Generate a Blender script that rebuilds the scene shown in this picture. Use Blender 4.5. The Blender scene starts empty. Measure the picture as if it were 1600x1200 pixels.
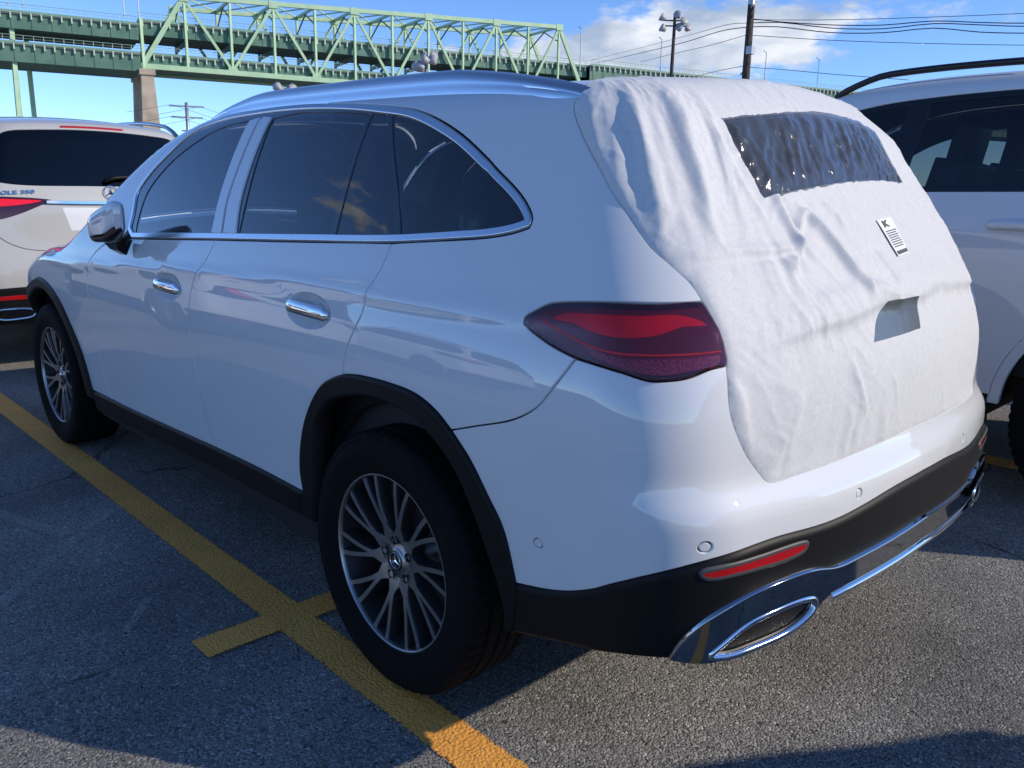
import bpy, math, random
import numpy as np
from mathutils import Vector, Matrix
from mathutils.geometry import delaunay_2d_cdt

SC = bpy.context.scene
COL = SC.collection
R = math.radians

# ------------------------------------------------------------------ camera
CAM = dict(loc=(-1.6997, 2.1108, 1.3559), yaw=-.7686, pitch=-.2351, roll=.0214, f=1300.0)
def make_camera():
    y, p, r = CAM['yaw'], CAM['pitch'], CAM['roll']
    fw = np.array([math.cos(y)*math.cos(p), math.sin(y)*math.cos(p), math.sin(p)])
    rt = np.cross(fw, [0, 0, 1.]); rt /= np.linalg.norm(rt); up = np.cross(rt, fw)
    r2 = rt*math.cos(r)+up*math.sin(r); u2 = -rt*math.sin(r)+up*math.cos(r)
    cd = bpy.data.cameras.new('camera'); cd.sensor_width = 36; cd.lens = CAM['f']/1600*36
    cd.clip_start = .05; cd.clip_end = 6000
    o = bpy.data.objects.new('camera', cd); COL.objects.link(o)
    m = Matrix(((r2[0], u2[0], -fw[0]), (r2[1], u2[1], -fw[1]), (r2[2], u2[2], -fw[2])))
    o.matrix_world = Matrix.Translation(CAM['loc']) @ m.to_4x4()
    SC.camera = o
make_camera()

# ------------------------------------------------------------------ light
SUN_AZ, SUN_EL = R(215.0), R(28.0)           # azimuth counter-clockwise from +x
SUN_DIR = Vector((math.cos(SUN_EL)*math.cos(SUN_AZ), math.cos(SUN_EL)*math.sin(SUN_AZ), math.sin(SUN_EL)))
SC.render.engine = 'CYCLES'
SC.view_settings.view_transform = 'Standard'
SC.view_settings.look = 'None'
SC.view_settings.gamma = 1
SC.view_settings.exposure = 0.38
sl = bpy.data.lights.new('sun', 'SUN'); sl.energy = 3.05; sl.angle = R(.53); sl.color = (1, .885, .715)
so = bpy.data.objects.new('sun', sl); COL.objects.link(so); so.location = (-30, -20, 20)
so.rotation_euler = SUN_DIR.to_track_quat('Z', 'Y').to_euler()

def make_world():
    w = bpy.data.worlds.new('World'); SC.world = w; w.use_nodes = True
    nt = w.node_tree; N = nt.nodes; L = nt.links; N.clear()
    out = N.new('ShaderNodeOutputWorld'); bg = N.new('ShaderNodeBackground'); bg.inputs[1].default_value = .146
    sky = N.new('ShaderNodeTexSky'); sky.sky_type = 'NISHITA'; sky.sun_disc = False
    sky.sun_elevation = SUN_EL; sky.sun_rotation = math.pi/2-SUN_AZ
    sky.air_density = 1.0; sky.dust_density = .1; sky.ozone_density = 3.0; sky.altitude = 3000
    # camera balanced for the sun: the sky records bluer
    tint = N.new('ShaderNodeMix'); tint.data_type = 'RGBA'; tint.blend_type = 'MULTIPLY'; tint.inputs[0].default_value = 1; tint.inputs[7].default_value = (.73, .885, 1.12, 1); L.new(sky.outputs[0], tint.inputs[6])
    tc = N.new('ShaderNodeTexCoord')
    def mth(op, a, b=None, c=None, clamp=False):
        n = N.new('ShaderNodeMath'); n.operation = op; n.use_clamp = clamp
        for i, v in enumerate((a, b, c)):
            if v is None: continue
            if isinstance(v, (int, float)): n.inputs[i].default_value = v
            else: L.new(v, n.inputs[i])
        return n.outputs[0]
    sep = N.new('ShaderNodeSeparateXYZ'); L.new(tc.outputs['Generated'], sep.inputs[0])
    # heaped clouds, flattened towards the horizon
    cmb = N.new('ShaderNodeCombineXYZ'); L.new(mth('MULTIPLY', sep.outputs[0], 5.2), cmb.inputs[0]); L.new(mth('MULTIPLY', sep.outputs[1], 5.2), cmb.inputs[1]); L.new(mth('MULTIPLY', sep.outputs[2], 13.0), cmb.inputs[2])
    no = N.new('ShaderNodeTexNoise'); no.inputs['Scale'].default_value = 1.5; no.inputs['Detail'].default_value = 9; no.inputs['Roughness'].default_value = .62
    L.new(cmb.outputs[0], no.inputs['Vector'])
    lo = N.new('ShaderNodeTexNoise'); lo.inputs['Scale'].default_value = .55; lo.inputs['Detail'].default_value = 2
    L.new(cmb.outputs[0], lo.inputs['Vector'])
    dens = mth('ADD', no.outputs[0], mth('MULTIPLY', mth('SUBTRACT', lo.outputs[0], .5), .55))
    # cloud banks standing round the horizon (azimuth, elevation, half widths, weight)
    def bank(az, el, wa, we, k):
        c, s = math.cos(az), math.sin(az)
        a = mth('ADD', mth('MULTIPLY', sep.outputs[0], c), mth('MULTIPLY', sep.outputs[1], s))
        b = mth('ADD', mth('MULTIPLY', sep.outputs[0], -s), mth('MULTIPLY', sep.outputs[1], c))
        th = mth('DIVIDE', mth('ARCTAN2', b, a), wa)
        ev = mth('DIVIDE', mth('SUBTRACT', sep.outputs[2], math.sin(el)), we)
        d = mth('SQRT', mth('ADD', mth('MULTIPLY', th, th), mth('MULTIPLY', ev, ev)))
        return mth('MULTIPLY', mth('SUBTRACT', 1.0, d, clamp=True), k)
    b = None
    for q in BANKS:
        v = bank(*q); b = v if b is None else mth('ADD', b, v)
    dens = mth('ADD', dens, b)
    rp = N.new('ShaderNodeMapRange'); rp.interpolation_type = 'SMOOTHSTEP'
    rp.inputs['From Min'].default_value = .70; rp.inputs['From Max'].default_value = .84
    L.new(dens, rp.inputs['Value'])
    # body of the cloud: bright crowns, greyer folds
    sh = N.new('ShaderNodeMapRange'); sh.inputs['From Min'].default_value = .35; sh.inputs['From Max'].default_value = .65
    n2 = N.new('ShaderNodeTexNoise'); n2.inputs['Scale'].default_value = 2.2; n2.inputs['Detail'].default_value = 5
    mp = N.new('ShaderNodeMapping'); mp.inputs['Location'].default_value = (3.1, 1.7, .6); L.new(cmb.outputs[0], mp.inputs[0]); L.new(mp.outputs[0], n2.inputs['Vector'])
    L.new(n2.outputs[0], sh.inputs['Value'])
    cc = N.new('ShaderNodeMix'); cc.data_type = 'RGBA'
    cc.inputs[6].default_value = (2.2, 2.7, 3.5, 1); cc.inputs[7].default_value = (5.2, 5.3, 5.5, 1)
    L.new(sh.outputs[0], cc.inputs[0])
    mx = N.new('ShaderNodeMix'); mx.data_type = 'RGBA'
    L.new(mth('MULTIPLY', rp.outputs[0], .93), mx.inputs[0]); L.new(tint.outputs[2], mx.inputs[6]); L.new(cc.outputs[2], mx.inputs[7])
    L.new(mx.outputs[2], bg.inputs[0]); L.new(bg.outputs[0], out.inputs[0])
BANKS = [(R(-55), R(8.8), R(17), .085, .60), (R(-57), R(14.5), R(6), .025, .30), (R(-40), R(7.5), R(9), .04, .22), (R(-74), R(10), R(9), .05, .28),
         (R(26), R(21), R(15), .11, .26), (R(62), R(16), R(26), .09, .16), (R(118), R(12), R(30), .09, .2),
         (R(-130), R(9), R(26), .07, .30), (R(175), R(10), R(25), .07, .30)]
make_world()

# ------------------------------------------------------------------ materials
def new_mat(name):
    m = bpy.data.materials.new(name); m.use_nodes = True
    nt = m.node_tree; bs = nt.nodes['Principled BSDF']
    return m, nt, bs
def simple(name, col, rough=.5, metal=0, coat=0, coat_r=.03, spec=.5, bump=None):
    m, nt, bs = new_mat(name)
    bs.inputs['Base Color'].default_value = (*col, 1); bs.inputs['Roughness'].default_value = rough
    bs.inputs['Metallic'].default_value = metal; bs.inputs['Coat Weight'].default_value = coat
    bs.inputs['Coat Roughness'].default_value = coat_r; bs.inputs['Specular IOR Level'].default_value = spec
    if bump:
        sc, st, dist = bump
        tc = nt.nodes.new('ShaderNodeTexCoord'); n = nt.nodes.new('ShaderNodeTexNoise'); n.inputs['Scale'].default_value = sc; n.inputs['Detail'].default_value = 4
        nt.links.new(tc.outputs['Object'], n.inputs['Vector'])
        b = nt.nodes.new('ShaderNodeBump'); b.inputs['Strength'].default_value = st; b.inputs['Distance'].default_value = dist
        nt.links.new(n.outputs[0], b.inputs['Height']); nt.links.new(b.outputs[0], bs.inputs['Normal'])
    return m
def noisy(name, c1, c2, scale=6, rough=.6, metal=0, coat=0, bump=0, lo=.35, hi=.65, detail=6):
    m, nt, bs = new_mat(name)
    tc = nt.nodes.new('ShaderNodeTexCoord'); n = nt.nodes.new('ShaderNodeTexNoise'); n.inputs['Scale'].default_value = scale; n.inputs['Detail'].default_value = detail
    nt.links.new(tc.outputs['Object'], n.inputs['Vector'])
    cr_ = nt.nodes.new('ShaderNodeValToRGB'); cr_.color_ramp.elements[0].position = lo; cr_.color_ramp.elements[1].position = hi
    cr_.color_ramp.elements[0].color = (*c1, 1); cr_.color_ramp.elements[1].color = (*c2, 1)
    nt.links.new(n.outputs[0], cr_.inputs[0]); nt.links.new(cr_.outputs[0], bs.inputs['Base Color'])
    bs.inputs['Roughness'].default_value = rough; bs.inputs['Metallic'].default_value = metal; bs.inputs['Coat Weight'].default_value = coat
    if bump:
        b = nt.nodes.new('ShaderNodeBump'); b.inputs['Strength'].default_value = .5; b.inputs['Distance'].default_value = bump
        nt.links.new(n.outputs[0], b.inputs['Height']); nt.links.new(b.outputs[0], bs.inputs['Normal'])
    return m
def glass_mat(name, tint, refl_boost=1.0, bump=None, haze=0.0, rough=0.0, hazecol=(.5, .55, .6)):
    m = bpy.data.materials.new(name); m.use_nodes = True; nt = m.node_tree; N = nt.nodes; L = nt.links; N.clear()
    out = N.new('ShaderNodeOutputMaterial'); tr = N.new('ShaderNodeBsdfTransparent'); tr.inputs[0].default_value = (*tint, 1)
    gl = N.new('ShaderNodeBsdfAnisotropic'); gl.inputs['Roughness'].default_value = rough; gl.inputs['Color'].default_value = (1, 1, 1, 1)
    fr = N.new('ShaderNodeFresnel'); fr.inputs[0].default_value = 1.52
    ml = N.new('ShaderNodeMath'); ml.operation = 'MULTIPLY'; ml.use_clamp = True; ml.inputs[1].default_value = refl_boost
    L.new(fr.outputs[0], ml.inputs[0]); mx = N.new('ShaderNodeMixShader'); L.new(ml.outputs[0], mx.inputs[0])
    base = tr.outputs[0]
    if haze:
        df = N.new('ShaderNodeBsdfDiffuse'); df.inputs[0].default_value = (*hazecol, 1)
        hm = N.new('ShaderNodeMixShader'); hm.inputs[0].default_value = haze; L.new(tr.outputs[0], hm.inputs[1]); L.new(df.outputs[0], hm.inputs[2]); base = hm.outputs[0]
    L.new(base, mx.inputs[1]); L.new(gl.outputs[0], mx.inputs[2]); L.new(mx.outputs[0], out.inputs[0])
    if bump:
        tc = N.new('ShaderNodeTexCoord'); mp = N.new('ShaderNodeMapping'); mp.inputs['Scale'].default_value = bump[3]; mp.inputs['Rotation'].default_value = (R(25), 0, 0)
        n = N.new('ShaderNodeTexNoise'); n.inputs['Scale'].default_value = bump[0]; n.inputs['Detail'].default_value = 6; n.inputs['Distortion'].default_value = .6
        L.new(tc.outputs['Object'], mp.inputs[0]); L.new(mp.outputs[0], n.inputs['Vector'])
        b = N.new('ShaderNodeBump'); b.inputs['Strength'].default_value = bump[1]; b.inputs['Distance'].default_value = bump[2]
        L.new(n.outputs[0], b.inputs['Height']); L.new(b.outputs[0], gl.inputs['Normal']); L.new(b.outputs[0], fr.inputs['Normal'])
    return m

M = {}
M['paint'] = simple('white_paint', (.70, .71, .715), .5, coat=1.0, coat_r=.012, spec=.15)
M['paint'].node_tree.nodes['Principled BSDF'].inputs['Coat IOR'].default_value = 1.72
M['void'] = simple('opening_black', (.004, .004, .004), .9, spec=.1)
M['black_plastic'] = simple('black_plastic', (.0055, .0055, .006), .5, spec=.22, bump=(900, .25, .0006))
M['gloss_black'] = simple('gloss_black', (.006, .006, .007), .08, coat=.5)
M['gap'] = simple('dark_body_structure', (.012, .012, .013), .8)
M['chrome'] = simple('chrome', (.82, .83, .85), .05, 1.0)
M['chrome_dark'] = simple('dark_chrome', (.40, .41, .43), .06, 1.0)
M['satin'] = simple('satin_aluminium', (.62, .64, .67), .2, 1.0)
M['film'] = simple('white_film', (.66, .69, .72), .22, coat=.6, coat_r=.12)
M['glass_front'] = glass_mat('clear_glass', (.78, .87, .85), 1.45)
M['glass_dark'] = glass_mat('privacy_glass', (.36, .39, .40), 1.35)
M['rubber'] = noisy('rubber', (.0035, .0035, .004), (.006, .006, .0065), 40, .8)
M['rubber'].node_tree.nodes['Principled BSDF'].inputs['Specular IOR Level'].default_value = .15
M['alloy'] = simple('machined_alloy', (.52, .50, .48), .34, 1.0)
M['alloy_dark'] = simple('painted_alloy', (.05, .05, .053), .32, .6, coat=.4)
M['alloy_deep'] = simple('wheel_barrel', (.02, .02, .021), .5, .4)
M['steel'] = simple('brake_steel', (.30, .29, .28), .35, 1.0)
M['lens_black'] = simple('lens_dark', (.045, .003, .010), .06, coat=.5)
M['lens_red'] = simple('lens_red', (.90, .006, .022), .2, coat=.3)
M['lens_red2'] = simple('lens_light_guide', (.85, .03, .025), .25, coat=1.0)
M['lens_prism'] = noisy('lens_prism', (.12, .008, .03), (.46, .04, .10), 260, .2, coat=1.0, detail=1)
M['lens_cover'] = glass_mat('lens_cover', (.97, .78, .81), .7)
M['lens_inner'] = simple('lens_maroon', (.17, .006, .018), .12, coat=.6)
M['reflector'] = simple('red_reflector', (.42, .006, .008), .2, coat=1.0)
M['grey_plastic'] = simple('grey_plastic', (.055, .055, .058), .5)
M['seat'] = noisy('seat_leather', (.03, .03, .032), (.05, .05, .052), 12, .45)
M['seat_wrap'] = simple('seat_plastic_wrap', (.35, .38, .40), .25, coat=.8)
M['trim_dark'] = simple('cabin_trim', (.02, .02, .022), .6)

# ------------------------------------------------------------------ mesh helpers
def link(name, me, mat=None, parent=None):
    o = bpy.data.objects.new(name, me); COL.objects.link(o)
    if mat is not None:
        for mm in (mat if isinstance(mat, (list, tuple)) else [mat]): me.materials.append(mm)
    if parent is not None: o.parent = parent
    return o
def mesh(name, V, F, mat=None, parent=None, smooth=True, normals=None, mi=None):
    me = bpy.data.meshes.new(name); me.from_pydata([tuple(map(float, v)) for v in V], [], [tuple(map(int, f)) for f in F])
    if smooth: me.polygons.foreach_set('use_smooth', [True]*len(me.polygons))
    if mi is not None: me.polygons.foreach_set('material_index', [int(i) for i in mi])
    me.update()
    if normals is not None: me.normals_split_custom_set_from_vertices([tuple(map(float, n)) for n in normals])
    return link(name, me, mat, parent)
def empty(name, loc=(0, 0, 0), rz=0, parent=None):
    o = bpy.data.objects.new(name, None); COL.objects.link(o); o.location = loc; o.rotation_euler = (0, 0, rz); o.empty_display_size = .2
    if parent is not None: o.parent = parent
    return o
def tag(o, label=None, cat=None, group=None, kind=None):
    for k, v in (('label', label), ('category', cat), ('group', group), ('kind', kind)):
        if v: o[k] = v
    return o
def copy_tree(o, parent=None):
    c = o.copy(); COL.objects.link(c); c.parent = parent
    for ch in o.children: copy_tree(ch, c)
    return c
class MB:
    """collects primitive shapes into one mesh"""
    def __init__(s): s.V = []; s.F = []
    def add(s, V, F):
        n = len(s.V); s.V += [tuple(v) for v in V]; s.F += [tuple(i+n for i in f) for f in F]
    def box(s, c, d, rot=None):
        x, y, z = d[0]/2, d[1]/2, d[2]/2
        V = [Vector(p) for p in ((-x,-y,-z),(x,-y,-z),(x,y,-z),(-x,y,-z),(-x,-y,z),(x,-y,z),(x,y,z),(-x,y,z))]
        if rot is not None: V = [rot @ v for v in V]
        s.add([v+Vector(c) for v in V], [(0,3,2,1),(4,5,6,7),(0,1,5,4),(1,2,6,5),(2,3,7,6),(3,0,4,7)])
    def bar(s, a, b, w, h, up=(0, 0, 1)):
        a, b = Vector(a), Vector(b); d = (b-a); L_ = d.length; d.normalize()
        upv = Vector(up)
        if abs(d.dot(upv)) > .98: upv = Vector((1, 0, 0))
        sx = d.cross(upv).normalized(); uz = sx.cross(d)
        m = Matrix((d, sx, uz)).transposed()
        s.box((a+b)/2, (L_, w, h), m)
    def tube(s, pts, r, n=8, cap=True):
        P = [Vector(p) for p in pts]; V = []; F = []
        rs = r if isinstance(r, (list, tuple)) else [r]*len(P)
        prev = None
        for i, p in enumerate(P):
            t = (P[min(i+1, len(P)-1)]-P[max(i-1, 0)]).normalized()
            if prev is None: a = t.cross(Vector((0, 0, 1)) if abs(t.z) < .95 else Vector((1, 0, 0))).normalized()
            else: a = (prev-t*prev.dot(t)).normalized()
            prev = a; b = t.cross(a)
            for k in range(n):
                an = 2*math.pi*k/n; V.append(p+(a*math.cos(an)+b*math.sin(an))*rs[i])
        for i in range(len(P)-1):
            for k in range(n):
                F.append((i*n+k, i*n+(k+1) % n, (i+1)*n+(k+1) % n, (i+1)*n+k))
        if cap: F.append(tuple(range(n))[::-1]); F.append(tuple((len(P)-1)*n+k for k in range(n)))
        s.add(V, F)
    def lathe(s, prof, n=32, axis='z', c=(0, 0, 0)):
        V = []; F = []
        for r, h in prof:
            for k in range(n):
                a = 2*math.pi*k/n; p = (r*math.cos(a), r*math.sin(a), h)
                if axis == 'y': p = (p[0], p[2], -p[1])
                if axis == 'x': p = (p[2], p[0], p[1])
                V.append((p[0]+c[0], p[1]+c[1], p[2]+c[2]))
        for i in range(len(prof)-1):
            for k in range(n): F.append((i*n+k, i*n+(k+1) % n, (i+1)*n+(k+1) % n, (i+1)*n+k))
        s.add(V, F)
    def build(s, name, mat, parent=None, smooth=False): return mesh(name, s.V, s.F, mat, parent, smooth)
def smooth_angle(o, deg=35):
    """smooth shading with sharp edges above an angle"""
    me = o.data
    me.polygons.foreach_set('use_smooth', [True]*len(me.polygons))
    try: me.set_sharp_from_angle(angle=R(deg))
    except Exception: pass
    return o

# ------------------------------------------------------------------ body surfaces
def spl(k):
    k=np.array(k,float);x=k[:,0];y=k[:,1];n=len(x);h=np.diff(x)
    A=np.zeros((n,n));b=np.zeros(n);A[0,0]=A[-1,-1]=1
    for i in range(1,n-1):
        A[i,i-1]=h[i-1];A[i,i]=2*(h[i-1]+h[i]);A[i,i+1]=h[i];b[i]=6*((y[i+1]-y[i])/h[i]-(y[i]-y[i-1])/h[i-1])
    M=np.linalg.solve(A,b)
    def f(q):
        q=np.asarray(q,float);i=np.clip(np.searchsorted(x,q)-1,0,n-2);t=q-x[i];u=x[i+1]-q
        H=h[i];v=M[i]*u**3/(6*H)+M[i+1]*t**3/(6*H)+(y[i]/H-M[i]*H/6)*u+(y[i+1]/H-M[i+1]*H/6)*t
        # linear extrap
        s0=(y[1]-y[0])/h[0]-h[0]*M[1]/6; s1=(y[-1]-y[-2])/h[-1]+h[-1]*M[-2]/6
        v=np.where(q<x[0],y[0]+s0*(q-x[0]),v);v=np.where(q>x[-1],y[-1]+s1*(q-x[-1]),v)
        return v
    return f
def smax(r,p,*d):
    m=d[0]
    for e in d[1:]: m=np.maximum(m,e)
    s=sum(np.maximum(e+r,0)**p for e in d)
    return s**(1/p)-r+np.minimum(m+r,0)
class Body:
    def __init__(s,P,Rr,T,Fr,kR=.19,kF=.2,cr=.10,rc=.22,rt=.10,tapR=(.3,.09,.10),tapF=(2.4,.10),xc=-.2,xf=2.7,yc=.4,zc=1.1,crease=0.):
        s.crease=crease
        s.P,s.R,s.T,s.F=spl(P),spl(Rr),spl(T),spl(Fr)
        s.kR,s.kF,s.cr,s.rc,s.rt,s.tapR,s.tapF=kR,kF,cr,rc,rt,tapR,tapF
        s.xc,s.xf,s.yc,s.zc=xc,xf,yc,zc
        s.rr=.6
    def side(s,x,z):
        w=s.P(z)
        if s.crease:
            zr=np.interp(x,[-.6,-.3,.5,1.5,2.4,3.0],[1.085,1.085,1.07,1.02,.965,.95])
            w=w+s.crease*np.exp(-((z-zr)/.022)**2)*np.clip((x+.75)/.4,0,1)*np.clip((3.2-x)/.5,0,1)
        a,b,c=s.tapR; u=np.maximum(a-x,0)/1.3
        w=w-u**2*(b+c*np.clip((z-.9)/.6,0,1)**2*(3-2*np.clip((z-.9)/.6,0,1)))
        a,b=s.tapF; u=np.maximum(x-a,0)/1.3
        return w-u**2*b
    def __call__(s,X):
        x,y,z=X[...,0],np.abs(X[...,1]),X[...,2]
        ds=y-s.side(x,z)
        dr=-s.R(z)+s.kR*y**2-x
        df=x-s.F(z)+s.kF*y**2
        dt=z-s.T(x)+s.cr*y**2
        return smax(s.rt,2.3,smax(s.rc,2.4,ds,dr,df),dt)
    def grad(s,X,e=1e-4):
        g=np.stack([s(X+np.eye(3)[i]*e)-s(X-np.eye(3)[i]*e) for i in range(3)],-1)
        return g/np.maximum(np.linalg.norm(g,axis=-1,keepdims=True),1e-9)
    # chart: s=0 at left side x=xc going forward positive; negative -> rear
    def core(s,u):
        u=np.asarray(u,float);q=np.pi/2*s.rr
        C=np.zeros(u.shape+(2,));D=np.zeros(u.shape+(2,))
        L=s.xf-s.xc
        a=-u
        # segments for a: <0 left side ; 0..q left rear corner ; q..q+2yc rear ; then right corner ; right side
        m=(u>=0)&(u<=L); C[m]=np.stack([s.xc+u[m],0*u[m]+s.yc],-1); D[m]=[0,1]
        m=u>L; th=np.clip((u[m]-L)/s.rr,0,np.pi/2); ov=np.maximum(u[m]-L-q,0)
        C[m]=np.stack([0*th+s.xf,s.yc-ov],-1); D[m]=np.stack([np.sin(th),np.cos(th)],-1)
        m=(a>0)&(a<=q); th=a[m]/s.rr; C[m]=[s.xc,s.yc]; D[m]=np.stack([-np.sin(th),np.cos(th)],-1)
        m=(a>q)&(a<=q+2*s.yc); C[m]=np.stack([0*a[m]+s.xc,s.yc-(a[m]-q)],-1); D[m]=[-1,0]
        m=(a>q+2*s.yc)&(a<=2*q+2*s.yc); th=(a[m]-q-2*s.yc)/s.rr; C[m]=[s.xc,-s.yc]; D[m]=np.stack([-np.cos(th),-np.sin(th)],-1)
        m=a>2*q+2*s.yc; C[m]=np.stack([s.xc+a[m]-2*q-2*s.yc,0*a[m]-s.yc],-1); D[m]=[0,-1]
        return C,D
    def pt(s,u,t,off=0.):
        u=np.asarray(u,float);t=np.asarray(t,float)
        C,D=s.core(u); z0=np.minimum(t,s.zc); ph=np.maximum(t-s.zc,0)/.5
        O=np.concatenate([C,z0[...,None]],-1); d=np.concatenate([D*np.cos(ph)[...,None],np.sin(ph)[...,None]],-1)
        lo=np.zeros(u.shape);hi=np.zeros(u.shape)+2.0
        # march
        for k in range(40):
            r=k*.03+.03
            v=s(O+d*r); new=(v>0)&(hi>1.9); hi=np.where(new,r,hi); lo=np.where((v<=0)&(hi>1.9),r,lo)
        for k in range(30):
            m=(lo+hi)/2; v=s(O+d*m[...,None])>0; hi=np.where(v,m,hi);lo=np.where(v,lo,m)
        X=O+d*hi[...,None]
        if np.any(off): X=X+s.grad(X)*np.asarray(off)[...,None] if np.ndim(off) else X+s.grad(X)*off
        return X
    def inv(s,X):
        X=np.asarray(X,float);x,y,z=X[...,0],X[...,1],X[...,2];q=np.pi/2*s.rr
        u=np.where(x>=s.xc,x-s.xc,0.); h=np.abs(y)-s.yc
        L=s.xf-s.xc
        fc=(x>s.xf)&(y>s.yc); th=np.arctan2(x-s.xf,y-s.yc); u=np.where(fc,L+th*s.rr,u); h=np.where(fc,np.hypot(x-s.xf,y-s.yc),h)
        rc=(x<s.xc)&(y>s.yc); th=np.arctan2(s.xc-x,y-s.yc); u=np.where(rc,-th*s.rr,u); h=np.where(rc,np.hypot(x-s.xc,y-s.yc),h)
        rr=(x<s.xc)&(np.abs(y)<=s.yc); u=np.where(rr,-q-(s.yc-y),u); h=np.where(rr,s.xc-x,h)
        r2=(x<s.xc)&(y<-s.yc); th=np.arctan2(-y-s.yc,s.xc-x); u=np.where(r2,-q-2*s.yc-th*s.rr,u); h=np.where(r2,np.hypot(x-s.xc,y+s.yc),h)
        rs=(x>=s.xc)&(y<-s.yc); u=np.where(rs,-2*q-2*s.yc-(x-s.xc),u)
        t=np.where(z<=s.zc,z,s.zc+.5*np.arctan2(z-s.zc,h))
        return u,t
def glc():
    return Body(
     P=[(.15,.85),(.25,.89),(.35,.908),(.5,.915),(.65,.922),(.8,.927),(.9,.925),(1.0,.912),(1.08,.892),(1.2,.85),(1.35,.79),(1.5,.718),(1.6,.66),(1.7,.595)],
     Rr=[(.15,.88),(.25,.94),(.35,.98),(.5,.999),(.62,1.0),(.69,.998),(.735,.988),(.77,.965),(.82,.955),(.95,.942),(1.05,.912),(1.15,.862),(1.3,.768),(1.45,.67),(1.55,.61),(1.65,.55)],
     T=[(-.9,1.48),(-.6,1.588),(-.4,1.625),(-.1,1.643),(.3,1.65),(.8,1.655),(1.2,1.652),(1.5,1.632),(1.75,1.58),(2.0,1.475),(2.3,1.305),(2.5,1.195),(2.65,1.14),(2.8,1.11),(3.0,1.085),(3.25,1.025),(3.5,.935),(3.7,.78)],
     Fr=[(.15,3.55),(.3,3.66),(.5,3.72),(.7,3.73),(.85,3.68),(1.0,3.55),(1.2,3.5)],kR=.16,cr=.12,rc=.17,rt=.075,tapR=(.3,.065,.06),crease=.006)
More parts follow.
